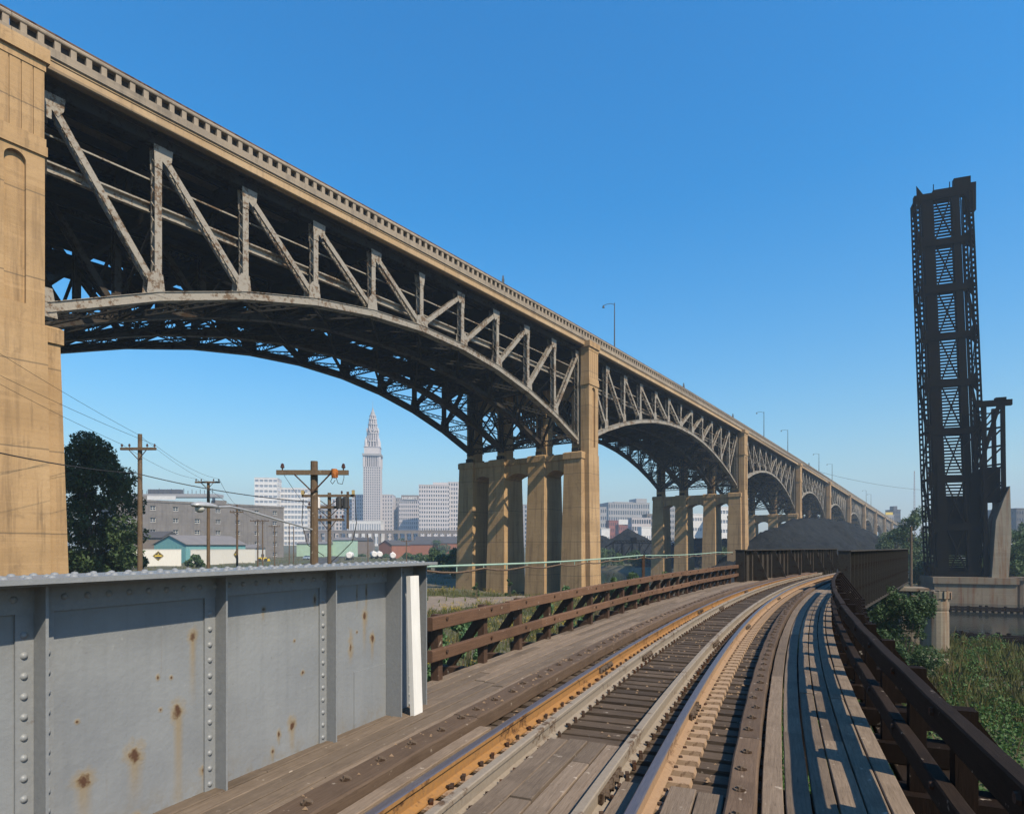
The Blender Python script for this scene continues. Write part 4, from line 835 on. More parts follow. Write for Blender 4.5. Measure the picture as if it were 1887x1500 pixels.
for j in range(14):
    Y = 520+j*22; xp = (1655,1690,1720,1755,1860,1885,1835,1670,1710,1790,1850,1880,1640,1815)[j]
    tree('tree', 'hazy blue green tree on the far hillside', 'tree', px(xp,Y), Y, 15, 13, 1300, 1.0, M['leafdark'], True, True, 'trees on the far hillside', 14)
# ------------------------------------------------------------------ stone pier, pillar and timbers by the river
sp_ = thing('stone_pier', 'broken stone pier under the far end of the ribbed girder', 'pier', (px(1678,49), 49, 0), -.35)
bl = [MB().box(-.6,.6,-.9,.9,-.28,.28).mesh('stone_block', M['oldconc']), MB().box(-.45,.45,-.8,.8,-.28,.28).mesh('stone_block', M['oldconc'])]
for r_ in range(11):
    z = .2+r_*.58; x = -1.9+(.3 if r_%2 else 0)
    for q in range(3): inst('stone_block', bl[(q+r_)%2], sp_, (x+RND.uniform(-.03,.03), RND.uniform(-.06,.06), z)); x += 1.18
MB().box(-2.3,1.0,-1.1,1.1,6.36,6.6).build('coping', M['oldconc'], sp_)
pl_ = thing('concrete_pillar', 'cracked round concrete pillar with a crumbling cap beside the river', 'pillar', (px(1722,46), 46, 0))
MB().lathe([(1.05,-1),(1.02,1.6),(.93,1.62),(.90,5.0),(.86,5.1),(.90,5.2),(.92,5.35),(.90,6.0)], (0,0,0), 20).build('shaft', M['oldconc'], pl_)
cp = MB(); 
for i in range(20):
    t = 2*math.pi*i/20; r_ = 1.0+RND.uniform(-.07,.06); t2 = 2*math.pi*(i+1)/20; cp.ext([(0,0,6.0),(r_*math.cos(t),r_*math.sin(t),6.0+RND.uniform(-.12,.05)),(r_*math.cos(t2),r_*math.sin(t2),6.0)], (0,0,.55+RND.uniform(-.04,.03)))
cp.build('cap', M['oldconc'], pl_)
rb = MB().taper((-1.0,1.0,-.8,.8),(-.8,.8,-.6,.6),0,1.5).build('stone_block', M['oldconc'], None, (px(1712,40), 40, 1.2)); rb.rotation_euler = (.05,.06,.4); tag(rb, 'square broken stone footing beside the round pillar', 'stone')
for lab, pts in (('dark timber fender below the rust stained abutment', [(px(1740,96),96),(px(1900,92),92)]),('dark rotting timber crib in the water beside the round pillar', [(px(1762,66),66),(px(1900,63),63)])):
    t_ = thing('timber_fender', lab, 'fender', (pts[0][0],pts[0][1],0)); a = Vector((*pts[0],0)); b = Vector((*pts[1],0)); n = 14; o = a.copy()
    for k in range(n+1):
        p = a.lerp(b,k/n)-o; hh = RND.uniform(.5,1.0); MB().cyl((p.x,p.y,-2),(p.x,p.y,hh),.22,.2,7).build('pile', M['darkpost'], t_)
    for z in (.25,.62): MB().bar((0,-.25,z),(b.x-a.x,b.y-a.y-.25,z+RND.uniform(-.1,.1)),.2,.3).build('wale', M['darkpost'], t_)
for (xp, Y, rz_) in ((1800,60,.5),(1830,61,-.4)):
    o = MB().bar((-3,0,.25),(3,.4,.9),.4,.35).build('driftwood_timber', M['darkpost'], None, (px(xp,Y),Y,.1), ); o.rotation_euler = (0,0,rz_); tag(o, 'fallen dark timber in the water '+('nearest the round pillar' if xp == 1800 else 'towards the right edge'), 'timber')
bx_ = thing('concrete_footing', 'grey concrete block below the right railing by the bush', 'footing', (px(1622,33),33,0)); MB().box(-.55,.55,-.5,.5,0,h1(px(1622,33),33)+2.4).build('block', M['slab'], bx_)
# ------------------------------------------------------------------ coal
def lump(Q, seed):
    g_ = np.random.default_rng(seed); z = 0
    for wl, am in ((17,.45),(11,.3),(7,.2),(4.5,.14),(2.8,.10),(1.8,.08)):
        for _ in range(4): t = g_.uniform(0,6.283); z = z+am*.5*np.sin((Q[:,0]*math.cos(t)+Q[:,1]*math.sin(t))*6.283/wl+g_.uniform(0,6.283))
    return z
def heap(name, label, pts, rad, top, mat, loc0, seed):
    P = np.array(pts, float); x0, y0 = P.min(0)-rad*1.1; x1, y1 = P.max(0)+rad*1.1; nx = 200; ny = 200
    X, Y = np.meshgrid(np.linspace(x0,x1,nx), np.linspace(y0,y1,ny)); Q = np.stack([X.ravel(),Y.ravel()],1); d = np.full(len(Q),1e9); tp = np.zeros(len(Q))
    for i in range(len(P)-1):
        a, b = P[i], P[i+1]; e = b-a; t = np.clip(((Q-a)@e)/(e@e),0,1); q = Q-a-np.outer(t,e); dd = np.hypot(q[:,0],q[:,1]); hh = top[i]+(top[i+1]-top[i])*t; k = dd < d; d[k] = dd[k]; tp[k] = hh[k]
    g_ = hgt(Q[:,0],Q[:,1]); a = np.arctan2(Q[:,1]-P[:,1].mean(),Q[:,0]-P[:,0].mean())
    Z = tp-np.sqrt(d*d+4)*.62+1.2+lump(Q, seed)+.35*np.sin(a*31+2*np.sin(d*.13)+seed)*np.clip(d/12,0,1)+NR.normal(size=len(Q))*.13
    Z = np.maximum(Z, np.minimum(g_,1.9)-.8); V = np.column_stack([Q-np.array(loc0[:2]), Z]); i = np.arange(nx*ny).reshape(ny,nx)
    o = npmesh(name, V, np.stack([i[:-1,:-1].ravel(),i[:-1,1:].ravel(),i[1:,1:].ravel(),i[1:,:-1].ravel()],1), mat, loc=(loc0[0],loc0[1],0)); o.data.polygons.foreach_set('use_smooth',[True]*len(o.data.polygons)); return tag(o, label, 'coal heap')
heap('coal_heap', 'huge dark coal heap in front of the viaduct arches', [(px(1448,172),172),(px(1488,190),190),(px(1545,212),212),(px(1580,250),250),(px(1636,300),300)], 26, [16.0,18.6,18.6,16.5,13.0], M['coal'], (px(1500,190),190), 1)
heap('coal_heap', 'low dark coal heaps behind the conveyor gantry across the river', [(px(1090,330),330),(px(1113,330),330),(px(1125,325),325),(px(1158,325),325),(px(1205,330),330)], 30, [15.5,15.8,14.0,18.8,13], M['coal'], (px(1150,325),325), 3)
heap('coal_heap', 'dark coal heap seen between the columns of the third pier', [(px(1270,250),250),(px(1330,255),255)], 22, [13.5,13.5], M['coal'], (px(1300,250),250), 4)
# conveyor gantry
cg = thing('conveyor_gantry', 'black steel conveyor gantry in front of the coal heaps', 'conveyor', (px(1160,285),285,0)); Yc = 285
def gx(x): return px(x,Yc)-px(1160,Yc)
m = MB()
for z in (pz(1001,Yc), pz(996,Yc)): m.bar((gx(1132),0,z),(gx(1245),0,z),.5,.35)
for k in range(20): x0, x1 = gx(1132+k*5.6), gx(1132+(k+1)*5.6); m.bar((x0,0,pz(1001,Yc)),(x1,0,pz(996,Yc)),.2,.2); m.bar((x0,0,pz(996,Yc)),(x0,0,pz(1001,Yc)),.2,.2)
m.bar((gx(1115),0,pz(1008,Yc)),(gx(1134),0,pz(997,Yc)),.7,.6); m.box(gx(1163),gx(1172),-1.5,1.5,pz(1000,Yc),pz(990,Yc)); m.build('conveyor_boom', M['leafsteel'], cg)
for x in (1130,1146,1165,1178,1203): MB().bar((gx(x),-1.5,1.5),(gx(x),0,pz(1000,Yc)),.5,.5).bar((gx(x),1.5,1.5),(gx(x),0,pz(1000,Yc)),.5,.5).bar((gx(x),-1,4),(gx(x)+5,0,pz(1000,Yc)),.3,.3).build('leg', M['leafsteel'], cg)
# ------------------------------------------------------------------ buildings
def facade(mb, gl, o, ud, W, z0, z1, nc, nr, fw, fh, dp, nrm, sill=.0):
    # wall sheet with real openings, reveals and panes set back by dp
    o = Vector(o); ud = Vector(ud); nrm = Vector(nrm); cw = W/max(nc,1); rh = (z1-z0)/max(nr,1)
    def P(a, z, d=0): p = o+ud*a-nrm*d; return (p.x,p.y,z)
    def q(a0, a1, b0, b1): mb.add([P(a0,b0),P(a1,b0),P(a1,b1),P(a0,b1)], [(0,1,2,3)])
    if nc == 0 or nr == 0: q(0,W,z0,z1); return []
    xs_ = [(cw*i+cw*(1-fw)/2, cw*i+cw*(1+fw)/2) for i in range(nc)]; out = []
    for r in range(nr):
        b0 = z0+rh*r+rh*(1-fh)*.5; b1 = b0+rh*fh; q(0,W,z0+rh*r,b0); q(0,W,b1,z0+rh*(r+1)); prev = 0
        for (a0,a1) in xs_:
            q(prev,a0,b0,b1); prev = a1
            mb.add([P(a0,b0),P(a1,b0),P(a1,b1),P(a0,b1),P(a0,b0,dp),P(a1,b0,dp),P(a1,b1,dp),P(a0,b1,dp)], [(0,4,5,1),(1,5,6,2),(2,6,7,3),(3,7,4,0)])
            if gl is not None: gl.add([P(a0,b0,dp),P(a1,b0,dp),P(a1,b1,dp),P(a0,b1,dp)], [(0,1,2,3)])
            out.append((a0,a1,b0,b1))
        q(prev,W,b0,b1)
    return out
def wallmat(name, c, k=.85, sc=.4): return simple(name, c, tuple(v*k for v in c), sc, .85, 0)
M['glassdark'] = simple('window_glass', (.03,.045,.07), (.05,.065,.09), .3, .25, 0)
M['glasspale'] = simple('pale_window_glass', (.20,.23,.28), (.26,.29,.34), .3, .3, 0)
M['signwhite'] = wallmat('sign_white', (1.0,1.0,.98), .95)
M['towerdark'] = wallmat('tower_recess_stone', (.17,.16,.17))
M['whitewall'] = wallmat('white_cladding', (.78,.76,.74)); M['limestone'] = wallmat('limestone', (.60,.555,.55), .86); M['stone2'] = wallmat('grey_stone', (.36,.35,.35)); M['brickgrey'] = concrete_mat('grey_brick', (.17,.16,.155), (.22,.205,.195), (.09,.085,.085), .8, 1.5)
M['redbrick'] = wallmat('red_brick', (.30,.10,.07)); M['orangebrick'] = wallmat('orange_brick', (.30,.115,.06)); M['mint'] = wallmat('mint_siding', (.42,.60,.47)); M['teal'] = simple('teal_siding', (.13,.33,.35), (.17,.38,.39), 1, .7, .1, .02, 'Object', (6,6,.5))
M['roofdark'] = wallmat('dark_roof', (.075,.07,.07)); M['roofgrey'] = wallmat('grey_roof', (.20,.19,.19)); M['whitesiding'] = simple('white_siding', (.74,.73,.68), (.66,.65,.60), 1.2, .7, .15, .02, 'Object', (5,5,.4)); M['brownwall'] = wallmat('brown_stone', (.22,.18,.15)); M['yellow'] = simple('yellow_paint', (.70,.50,.03), (.62,.44,.03), 2, .6, 0); M['blacks'] = simple('black_paint', (.02,.02,.02), (.03,.03,.03), 2, .6, 0)
def building(name, label, cat, x0, x1, Y, ytop, wallm, nc, nr, fw=.55, fh=.6, depth=25, yaw=0, zb=None, dp=.5, side=None, group=None, roof='roofgrey', parapet=.8):
    X0, X1 = px(x0,Y), px(x1,Y); W = X1-X0; z1 = pz(ytop,Y); zb = min(h1((X0+X1)/2,Y)-1, z1-3) if zb is None else zb
    b = thing(name, label, cat, ((X0+X1)/2, Y, zb), yaw, group); H = z1-zb; gl = MB(); wl = MB(); ns = side if side is not None else max(1,int(nc*depth/W))
    facade(wl, gl, (-W/2,0,0), (1,0,0), W, 0, H, nc, nr, fw, fh, dp, (0,-1,0)); facade(wl, gl, (W/2,0,0), (0,1,0), depth, 0, H, ns, nr, fw, fh, dp, (1,0,0)); facade(wl, gl, (-W/2,depth,0), (0,-1,0), depth, 0, H, ns, nr, fw, fh, dp, (-1,0,0))
    wl.add([(-W/2,depth,0),(W/2,depth,0),(W/2,depth,H),(-W/2,depth,H)], [(1,0,3,2)])
    wl.build('wall', wallm, b)
    if gl.v: tag(gl.build('window', M['glasspale' if wallm == M['whitewall'] else 'glassdark'], b), kind='stuff' if nc*nr > 20 else None)
    r = MB().box(-W/2+.02,W/2-.02,.02,depth-.02,H-.4,H-.05)
    MB().box(-W/2-.3,W/2+.3,-.3,.3,H+.001,H+parapet).box(-W/2-.3,-W/2+.3,.301,depth+.3,H+.001,H+parapet).box(W/2-.3,W/2+.3,.301,depth+.3,H+.001,H+parapet).build('parapet', wallm, b)
    r.build('roof', M[roof], b); return b, W, H
def extra(b, nm, mat, x0, x1, y0, y1, z0, z1): return MB().box(x0,x1,y0,y1,z0,z1).build(nm, mat, b)
# downtown
b, W, H = building('office_tower', 'tall white office tower with dark window bands left of the utility pole', 'building', 470, 510, 900, 881, M['whitewall'], 5, 13, .78, .42, 34, .18); 
b, W, H = building('office_block', 'wide pale glass office block right of the white tower', 'building', 512, 566, 930, 900, M['whitewall'], 9, 11, .82, .55, 26, .16)
b, W, H = building('office_block', 'blue grey block low behind the utility poles', 'building', 566, 612, 960, 930, M['stone2'], 7, 8, .7, .6, 30, .1)
b, W, H = building('office_block', 'hazy grey block between the poles and the spired tower', 'building', 612, 650, 980, 920, M['limestone'], 6, 12, .5, .6, 30, .05)
b, W, H = building('office_block', 'stone wing directly left of the spired tower', 'building', 648, 671, 955, 912, M['limestone'], 5, 14, .45, .6, 40, -.1)
# spired tower
Yt = 950; tt = thing('skyscraper', 'tall stone tower with stepped crown and thin spire', 'skyscraper', (px(687,Yt), Yt, 8), .10)
def zt_(y): return pz(y,Yt)-8
wl = MB(); gl = MB(); Wt = 25.5
for (o_, u_, n_) in (((-Wt/2,-Wt/2,0),(1,0,0),(0,-1,0)),((Wt/2,-Wt/2,0),(0,1,0),(1,0,0)),((-Wt/2,Wt/2,0),(0,-1,0),(-1,0,0))): facade(wl, gl, o_, u_, Wt, 0, zt_(862), 8, 34, .5, .66, .8, n_)
wl.box(-Wt/2+1,Wt/2-1,-Wt/2+1,Wt/2-1,zt_(862)-.2,zt_(862)+.2)
wl.build('shaft', M['limestone'], tt); tag(gl.build('window', M['glassdark'], tt), kind='stuff')
# loggia with columns, cornice
m = MB().box(-Wt/2+2,Wt/2-2,-Wt/2+2,Wt/2-2,zt_(862),zt_(842)); m.build('loggia_core', M['towerdark'], tt)
colm = MB()
for k in range(8):
    for (sx, sy) in ((1,0),(0,1)):
        for sg in (-1,1):
            c = -Wt/2+1.5+(Wt-3)*k/7; a = (c, sg*(Wt/2-.9)) if sx else (sg*(Wt/2-.9), c); wd = 1.6 if k in (0,7) else .7; colm.box(a[0]-wd,a[0]+wd,a[1]-wd*.5,a[1]+wd*.5,zt_(862)+.25,zt_(842)-.05)
colm.build('loggia_columns', M['limestone'], tt)
MB().box(-Wt/2-1.2,Wt/2+1.2,-Wt/2-1.2,Wt/2+1.2,zt_(842),zt_(838)).build('cornice', M['stone2'], tt)
def tier(w0, y0, y1, n=8, w1=None, cols=12):
    w1 = w1 or w0; MB().lathe([(w0/2-.5,zt_(y0)+.01),(w1/2-.5,zt_(y1)-1.2)], n=n).build('crown_core', M['towerdark'], tt); m = MB()
    m.lathe([(w1/2+.2,zt_(y1)-1.6),(w1/2+.9,zt_(y1)-1.19),(w1/2+.9,zt_(y1)),(w1/2-.4,zt_(y1)+.01)], n=n)
    for k in range(cols):
        t = 2*math.pi*(k+.5)/cols; m.cyl((w0/2*.97*math.cos(t),w0/2*.97*math.sin(t),zt_(y0)+.3),(w1/2*.97*math.cos(t),w1/2*.97*math.sin(t),zt_(y1)-1.2),.8,.7,6)
    m.build('crown_tier', M['limestone'], tt)
MB().box(-11.5,11.5,-11.5,11.5,zt_(838),zt_(826)).box(-12.2,12.2,-12.2,12.2,zt_(826)+.001,zt_(825)).build('crown_base', M['limestone'], tt)
tier(23.5,825,814,8,21,16); tier(19.5,814,799,16,17,16); tier(16.5,799,793,16,15.5,12); tier(14,793,782,16,12.8,12); tier(12,782,773,16,10.8,12); tier(10,773,766,16,8.6,10)
for k in range(4):
    t = math.pi/4+k*math.pi/2; MB().lathe([(2.2,zt_(825)),(2.0,zt_(815)),(1.0,zt_(811)),(.1,zt_(806))], (13*math.cos(t),13*math.sin(t),0), 8).build('corner_turret', M['limestone'], tt)
for k in range(8):
    t = math.pi/8+k*math.pi/4; MB().lathe([(.9,zt_(797)),(.8,zt_(792)),(.1,zt_(788))], (9*math.cos(t),9*math.sin(t),0), 6).build('pinnacle', M['limestone'], tt)
MB().lathe([(4.3,zt_(766)),(3.0,zt_(761)),(1.6,zt_(757)),(1.2,zt_(755)),(.5,zt_(752)),(.25,zt_(750))], n=12).build('spire_cone', M['stone2'], tt); MB().cyl((0,0,zt_(750)),(0,0,zt_(739)),.3,.15,6).build('flagpole', M['stone2'], tt)
building('office_block', 'stone wing directly right of the spired tower', 'building', 699, 723, 950, 912, M['limestone'], 5, 14, .45, .6, 36, .05)
building('station_podium', 'low pale podium at the foot of the spired tower', 'building', 640, 702, 900, 960, M['whitewall'], 14, 2, .5, .55, 20, 0)
building('office_block', 'recessed grey block between the tower wing and the lettered store', 'building', 721, 737, 985, 918, M['stone2'], 4, 12, .5, .6, 20, 0)
b, W, H = building('department_store', 'wide stone store with white letters standing on its roof', 'building', 735, 773, 955, 922, M['limestone'], 10, 11, .5, .6, 35, 0)
extra(b, 'penthouse', M['brownwall'], -W*.42, W*.48, 6, 20, H+.01, H+8.5)
def text_mesh(s, size, th):
    cu = bpy.data.curves.new('lettering', 'FONT'); cu.body = s; cu.size = size; cu.extrude = th; cu.align_x = 'CENTER'; o = bpy.data.objects.new('lettering', cu); COL.objects.link(o); dg = bpy.context.evaluated_depsgraph_get(); me = bpy.data.meshes.new_from_object(o.evaluated_get(dg)); bpy.data.objects.remove(o); return me
me = text_mesh("HIGBEE'S", 5.6, .25); me.materials.append(M['signwhite'])
ts = thing('rooftop_sign', 'white rooftop letters above the wide stone store', 'sign', (b.location.x+1, b.location.y-1.5, b.location.z+H+.8)); o = inst('lettering', me, ts, (0,0,.6), rot=(math.pi/2,0,0)); o.scale = (1.05,1,1)
MB().box(-15,15,.3,.5,0,.6).build('sign_frame', M['stone2'], ts)
b, W, H = building('office_block', 'massive light stone office block left of the tall pier', 'building', 772, 828, 880, 894, M['limestone'], 13, 15, .5, .55, 45, .12); extra(b, 'penthouse', M['limestone'], -2, W*.45, 10, 30, H+.01, H+5)
building('office_block', 'hazy stone block half hidden by the tall pier', 'building', 826, 862, 900, 889, M['limestone'], 8, 15, .5, .6, 40, .1)
building('office_block', 'grey block glimpsed between the tall pier columns', 'building', 895, 985, 960, 930, M['stone2'], 14, 10, .5, .55, 40, .1)
building('office_block', 'low pale block glimpsed behind the near pier column', 'building', 985, 1075, 990, 945, M['limestone'], 14, 7, .5, .55, 40, .1)
# far elevated railway viaduct below downtown
lv = thing('railway_viaduct', 'long low brown railway viaduct across the valley below downtown', 'viaduct', (px(730,700),700,0)); La, Lb = px(560,700)-px(730,700), px(900,700)-px(730,700)
MB().box(La,Lb,-3,3,pz(983,700),pz(979,700)).build('deck', M['brownwall'], lv); MB().box(La,Lb,-3.2,-2.9,pz(979,700),pz(977,700)).build('parapet', M['brownwall'], lv)
pm_ = MB().box(-1.1,1.1,-3,3,0,pz(983,700)-.02).mesh('viaduct_pier', M['brownwall'])
for k in range(28): inst('viaduct_pier', pm_, lv, (La+(Lb-La)*(k+.5)/28,0,0))
# hospital hill seen between the piers
b, W, H = building('government_building', 'long grey columned building on the hill between the piers', 'building', 1119, 1200, 900, 927, M['stone2'], 18, 7, .5, .62, 50, .22); extra(b, 'penthouse', M['stone2'], W*.2, W*.46, 4, 30, H+.01, H+7); extra(b, 'penthouse', M['stone2'], -W*.3, W*.3, 10, 30, H+.01, H+2.5)
building('warehouse', 'grey block left of the hill, white topped', 'building', 1098, 1118, 820, 935, M['stone2'], 5, 6, .5, .5, 20, .1)
b, W, H = building('warehouse', 'small red brick block below a white billboard', 'building', 1140, 1157, 700, 968, M['redbrick'], 5, 4, .4, .5, 15, .1, zb=5); bb = MB().box(-W/2,W/2,-.4,.4,.8,6.5).build('billboard', M['whitewall'], None, (b.location.x,b.location.y-.3,b.location.z+H+.1)); tag(bb, 'white billboard on top of the small red brick block', 'billboard')
building('warehouse', 'dark red block left of the billboard', 'building', 1122, 1140, 730, 960, M['redbrick'], 5, 5, .4, .5, 15, .1)
building('office_block', 'grey gridded parking block right of the billboard', 'building', 1164, 1200, 720, 955, M['limestone'], 8, 5, .7, .6, 20, .1)
building('office_block', 'tan block right of the gridded parking block', 'building', 1192, 1240, 760, 948, M['brownwall'], 8, 6, .5, .5, 20, .1)
building('warehouse', 'low white shed between red block and pier', 'building', 1182, 1200, 600, 972, M['whitewall'], 4, 1, .4, .4, 12, .1)
building('warehouse', 'low white shed under the grey block', 'building', 1108, 1124, 640, 975, M['whitewall'], 4, 1, .4, .4, 12, .1)
building('office_block', 'pale block seen through the middle of the third pier', 'building', 1275, 1308, 640, 948, M['whitewall'], 7, 4, .7, .3, 20, .1)
building('office_block', 'blue grey block seen through the far side of the third pier', 'building', 1234, 1262, 680, 935, M['stone2'], 7, 8, .5, .5, 20, .1)
building('office_block', 'white banded block behind the right gap of the third pier', 'building', 1325, 1360, 620, 935, M['whitewall'], 6, 5, .8, .35, 20, .1)
b, W, H = building('apartment_tower', 'dark tower with water tank at the far end of the viaduct', 'building', 1646, 1660, 760, 940, M['roofdark'], 4, 9, .5, .5, 14, .1); extra(b, 'penthouse', M['roofdark'], -W*.3, W*.2, 2, 9, H+.01, H+5)
b, W, H = building('office_block', 'grey block with a yellow rooftop band at the far end of the viaduct', 'building', 1632, 1648, 740, 950, M['stone2'], 4, 6, .5, .5, 14, .1); extra(b, 'rooftop_band', M['yellow'], -W*.5, W*.4, .5, 1.2, H+.9, H+4)
building('apartment_block', 'low brown block behind the trees past the viaduct end', 'building', 1660, 1676, 780, 958, M['brownwall'], 5, 5, .5, .5, 14, .1)
building('warehouse', 'dark square block on the right hill', 'building', 1871, 1920, 560, 938, M['roofdark'], 10, 6, .4, .45, 30, .1)
building('warehouse', 'low grey works building below the dark square block', 'building', 1852, 1915, 470, 986, M['stone2'], 9, 2, .4, .4, 20, .1)
# antenna mast
am = thing('radio_mast', 'thin lattice radio mast left of the lift bridge', 'mast', (px(1685,700),700,0)); zb_, zt2_ = 10, pz(868,700); m = MB()
for a in range(3):
    t = a*2.094; m.bar((1.4*math.cos(t),1.4*math.sin(t),zb_),(.4*math.cos(t),.4*math.sin(t),zt2_),.16,.16)
m.build('mast_leg', M['redbrick'], am); m = MB()
for k in range(26):
    z = zb_+(zt2_-zb_)*k/26; z2 = zb_+(zt2_-zb_)*(k+1)/26; r_ = 1.4-(k/26)
    for a in range(3): t = a*2.094; t2 = t+2.094; m.bar((r_*math.cos(t),r_*math.sin(t),z),(r_*math.cos(t2),r_*math.sin(t2),z2),.1,.1)
tag(m.build('mast_lacing', M['limestone'], am), kind='stuff')
# grey brick warehouse with individual windows
Yw = 268; wx0, wx1 = px(215,Yw), px(522,320); wa = Vector((px(215,Yw),Yw,0)); wb_ = Vector((px(523,322),322,0)); wd = wb_-wa; Wl = wd.length
wh = thing('warehouse', 'long grey brick warehouse with rows of small windows behind the poles', 'warehouse', (wa.x,wa.y,3.5), math.atan2(wd.y,wd.x)); Hw = pz(922,Yw)-3.5
wl = MB(); cw = Wl/8; wins = facade(wl, None, (0,0,0), (1,0,0), Wl, 0, Hw, 8, 5, .24, .36, .5, (0,-1,0)); facade(wl, None, (Wl,0,0), (0,1,0), 30, 0, Hw, 5, 5, .3, .36, .5, (1,0,0))
wl.add([(0,30,0),(0,0,0),(0,0,Hw),(0,30,Hw)], [(0,1,2,3)]); wl.build('wall', M['brickgrey'], wh); MB().box(-.2,Wl+.2,-.25,.3,Hw+.001,Hw+.9).box(Wl*.1,Wl*.16,1,5,Hw,Hw+3).box(Wl*.55,Wl*.62,1,6,Hw,Hw+2.4).build('parapet', M['brickgrey'], wh); MB().box(.1,Wl-.1,.31,30,Hw-.4,Hw-.05).build('roof', M['roofdark'], wh); MB().box(0.3,Wl-.3,30,30.3,0,Hw).build('back_wall', M['brickgrey'], wh)
wm = MB(); a0, a1, b0, b1 = wins[0]; ww, hh_ = a1-a0, b1-b0; wm.box(0,ww,.3,.36,0,.12).box(0,ww,.3,.36,hh_-.12,hh_).box(0,.12,.3,.36,.12,hh_-.12).box(ww-.12,ww,.3,.36,.12,hh_-.12).box(ww/2-.06,ww/2+.06,.3,.36,.12,hh_-.12).box(.12,ww/2-.06,.3,.36,hh_/2-.05,hh_/2+.05).box(ww/2+.06,ww-.12,.3,.36,hh_/2-.05,hh_/2+.05); wmm = wm.mesh('window', M['whitesiding']); pm2 = MB().box(.1,ww-.1,.40,.44,.1,hh_-.1).mesh('pane', M['glassdark']); sm2 = MB().box(-.15,ww+.15,-.12,.28,-.18,-.003).mesh('sill', M['stone2'])
for (a0,a1,b0,b1) in wins: o = inst('window', wmm, wh, (a0,0,b0)); inst('pane', pm2, o); inst('sill', sm2, o)
# distant stadium-like roof behind the warehouse
dr = thing('elevated_roadway', 'hazy blue steel roadway behind the grey warehouse with a white band', 'bridge', (px(300,620),620,0)); MB().box(px(215,620)-px(300,620),px(400,620)-px(300,620),0,14,pz(916,620),pz(910,620)).build('deck', M['stone2'], dr); MB().box(px(222,620)-px(300,620),px(324,620)-px(300,620),-.6,-.05,pz(921,620),pz(914,620)).build('white_band', M['whitewall'], dr)
stl = MB().box(px(268,620)-px(300,620),px(328,620)-px(300,620),4,10,pz(910,620),pz(901,620)).build('steelwork', M['roofdark'], dr)
for k in range(24): x = px(215+k*7.6,620)-px(300,620); MB().box(x-.2,x+.2,2,2.4,pz(910,620),pz(905,620)+RND.uniform(0,3)).build('stanchion', M['roofdark'], stl)
MB().box(x-.8,x+.8,3,6,0,pz(916,620)-.02).build('support', M['stone2'], dr)
# sheds
def shed(name, label, x0, x1, Y, yeave, yridge, depth, wm_, rm_, yaw=0, ribs=0, gable=True, xr=None):
    X0, X1 = px(x0,Y), px(x1,Y); W = X1-X0; z0 = h1((X0+X1)/2,Y)-.3; he = pz(yeave,Y)-z0; hr = pz(yridge,Y)-z0
    b = thing(name, label, 'shed', ((X0+X1)/2,Y,z0), yaw)
    if gable: MB().ext([(-W/2,0,0),(W/2,0,0),(W/2,0,he),(0,0,hr),(-W/2,0,he)], (0,depth,0)).build('wall', wm_, b); e_ = W/2+.5; k_ = (hr-he)/(W/2); MB().ext([(-e_,-.4,he-.5*k_+.03),(0,-.4,hr+.03),(e_,-.4,he-.5*k_+.03),(e_,-.4,he-.5*k_+.25),(0,-.4,hr+.28),(-e_,-.4,he-.5*k_+.25)], (0,depth+.8,0)).build('roof', rm_, b)
    else: MB().box(-W/2,W/2,0,depth,0,he).build('wall', wm_, b); MB().ext([(-W/2-.4,-.5,he+.01),(-W/2-.4,depth/2,hr),(-W/2-.4,depth+.5,he+.01)], (W+.8,0,0)).build('roof', rm_, b)
    if ribs:
        m = MB()
        for k in range(ribs): x = -W/2+W*(k+.5)/ribs; m.box(x-.06,x+.06,-.07,-.003,.05,he-.03)
        tag(m.build('siding_rib', wm_, b), kind='stuff')
    return b, W, he
shed('shed', 'blue green gabled shed behind the white walls', 274, 352, 205, 1003, 987, 26, M['teal'], M['roofgrey'], -.35, 24)
shed('shed', 'long dark roofed shed right of the blue green gable', 345, 412, 228, 1006, 990, 16, M['brownwall'], M['roofdark'], .1, 0, False)
shed('shed', 'dark roofed shed behind the first pole', 238, 296, 225, 991, 978, 14, M['brownwall'], M['roofdark'], 0, 0, False)
shed('shed', 'mint green metal shed left of the big pole', 547, 604, 345, 1002, 998, 14, M['mint'], M['roofgrey'], .05, 20, False)
shed('shed', 'pale mint shed right of the second pole', 612, 644, 355, 995, 990, 14, M['mint'], M['roofgrey'], -.1, 12, False)
shed('shed', 'brick shed with an orange gable beyond the tankers', 695, 725, 430, 1004, 996, 30, M['orangebrick'], M['roofdark'], -.5, 0)
shed('shed', 'long dark roofed shed behind the orange gable', 720, 792, 445, 1003, 995, 25, M['orangebrick'], M['roofdark'], .05, 0, False)
shed('shed', 'long dark roofed works shed left of the tall pier', 765, 850, 480, 1001, 988, 30, M['orangebrick'], M['roofdark'], .1, 0, False)
shed('shed', 'brown brick shed behind the white tankers', 642, 676, 440, 996, 990, 20, M['brownwall'], M['roofdark'], 0, 0, False)
shed('shed', 'low white roofed annex beside the grey warehouse', 398, 470, 240, 1010, 1003, 10, M['whitesiding'], M['roofgrey'], 0, 0, False)
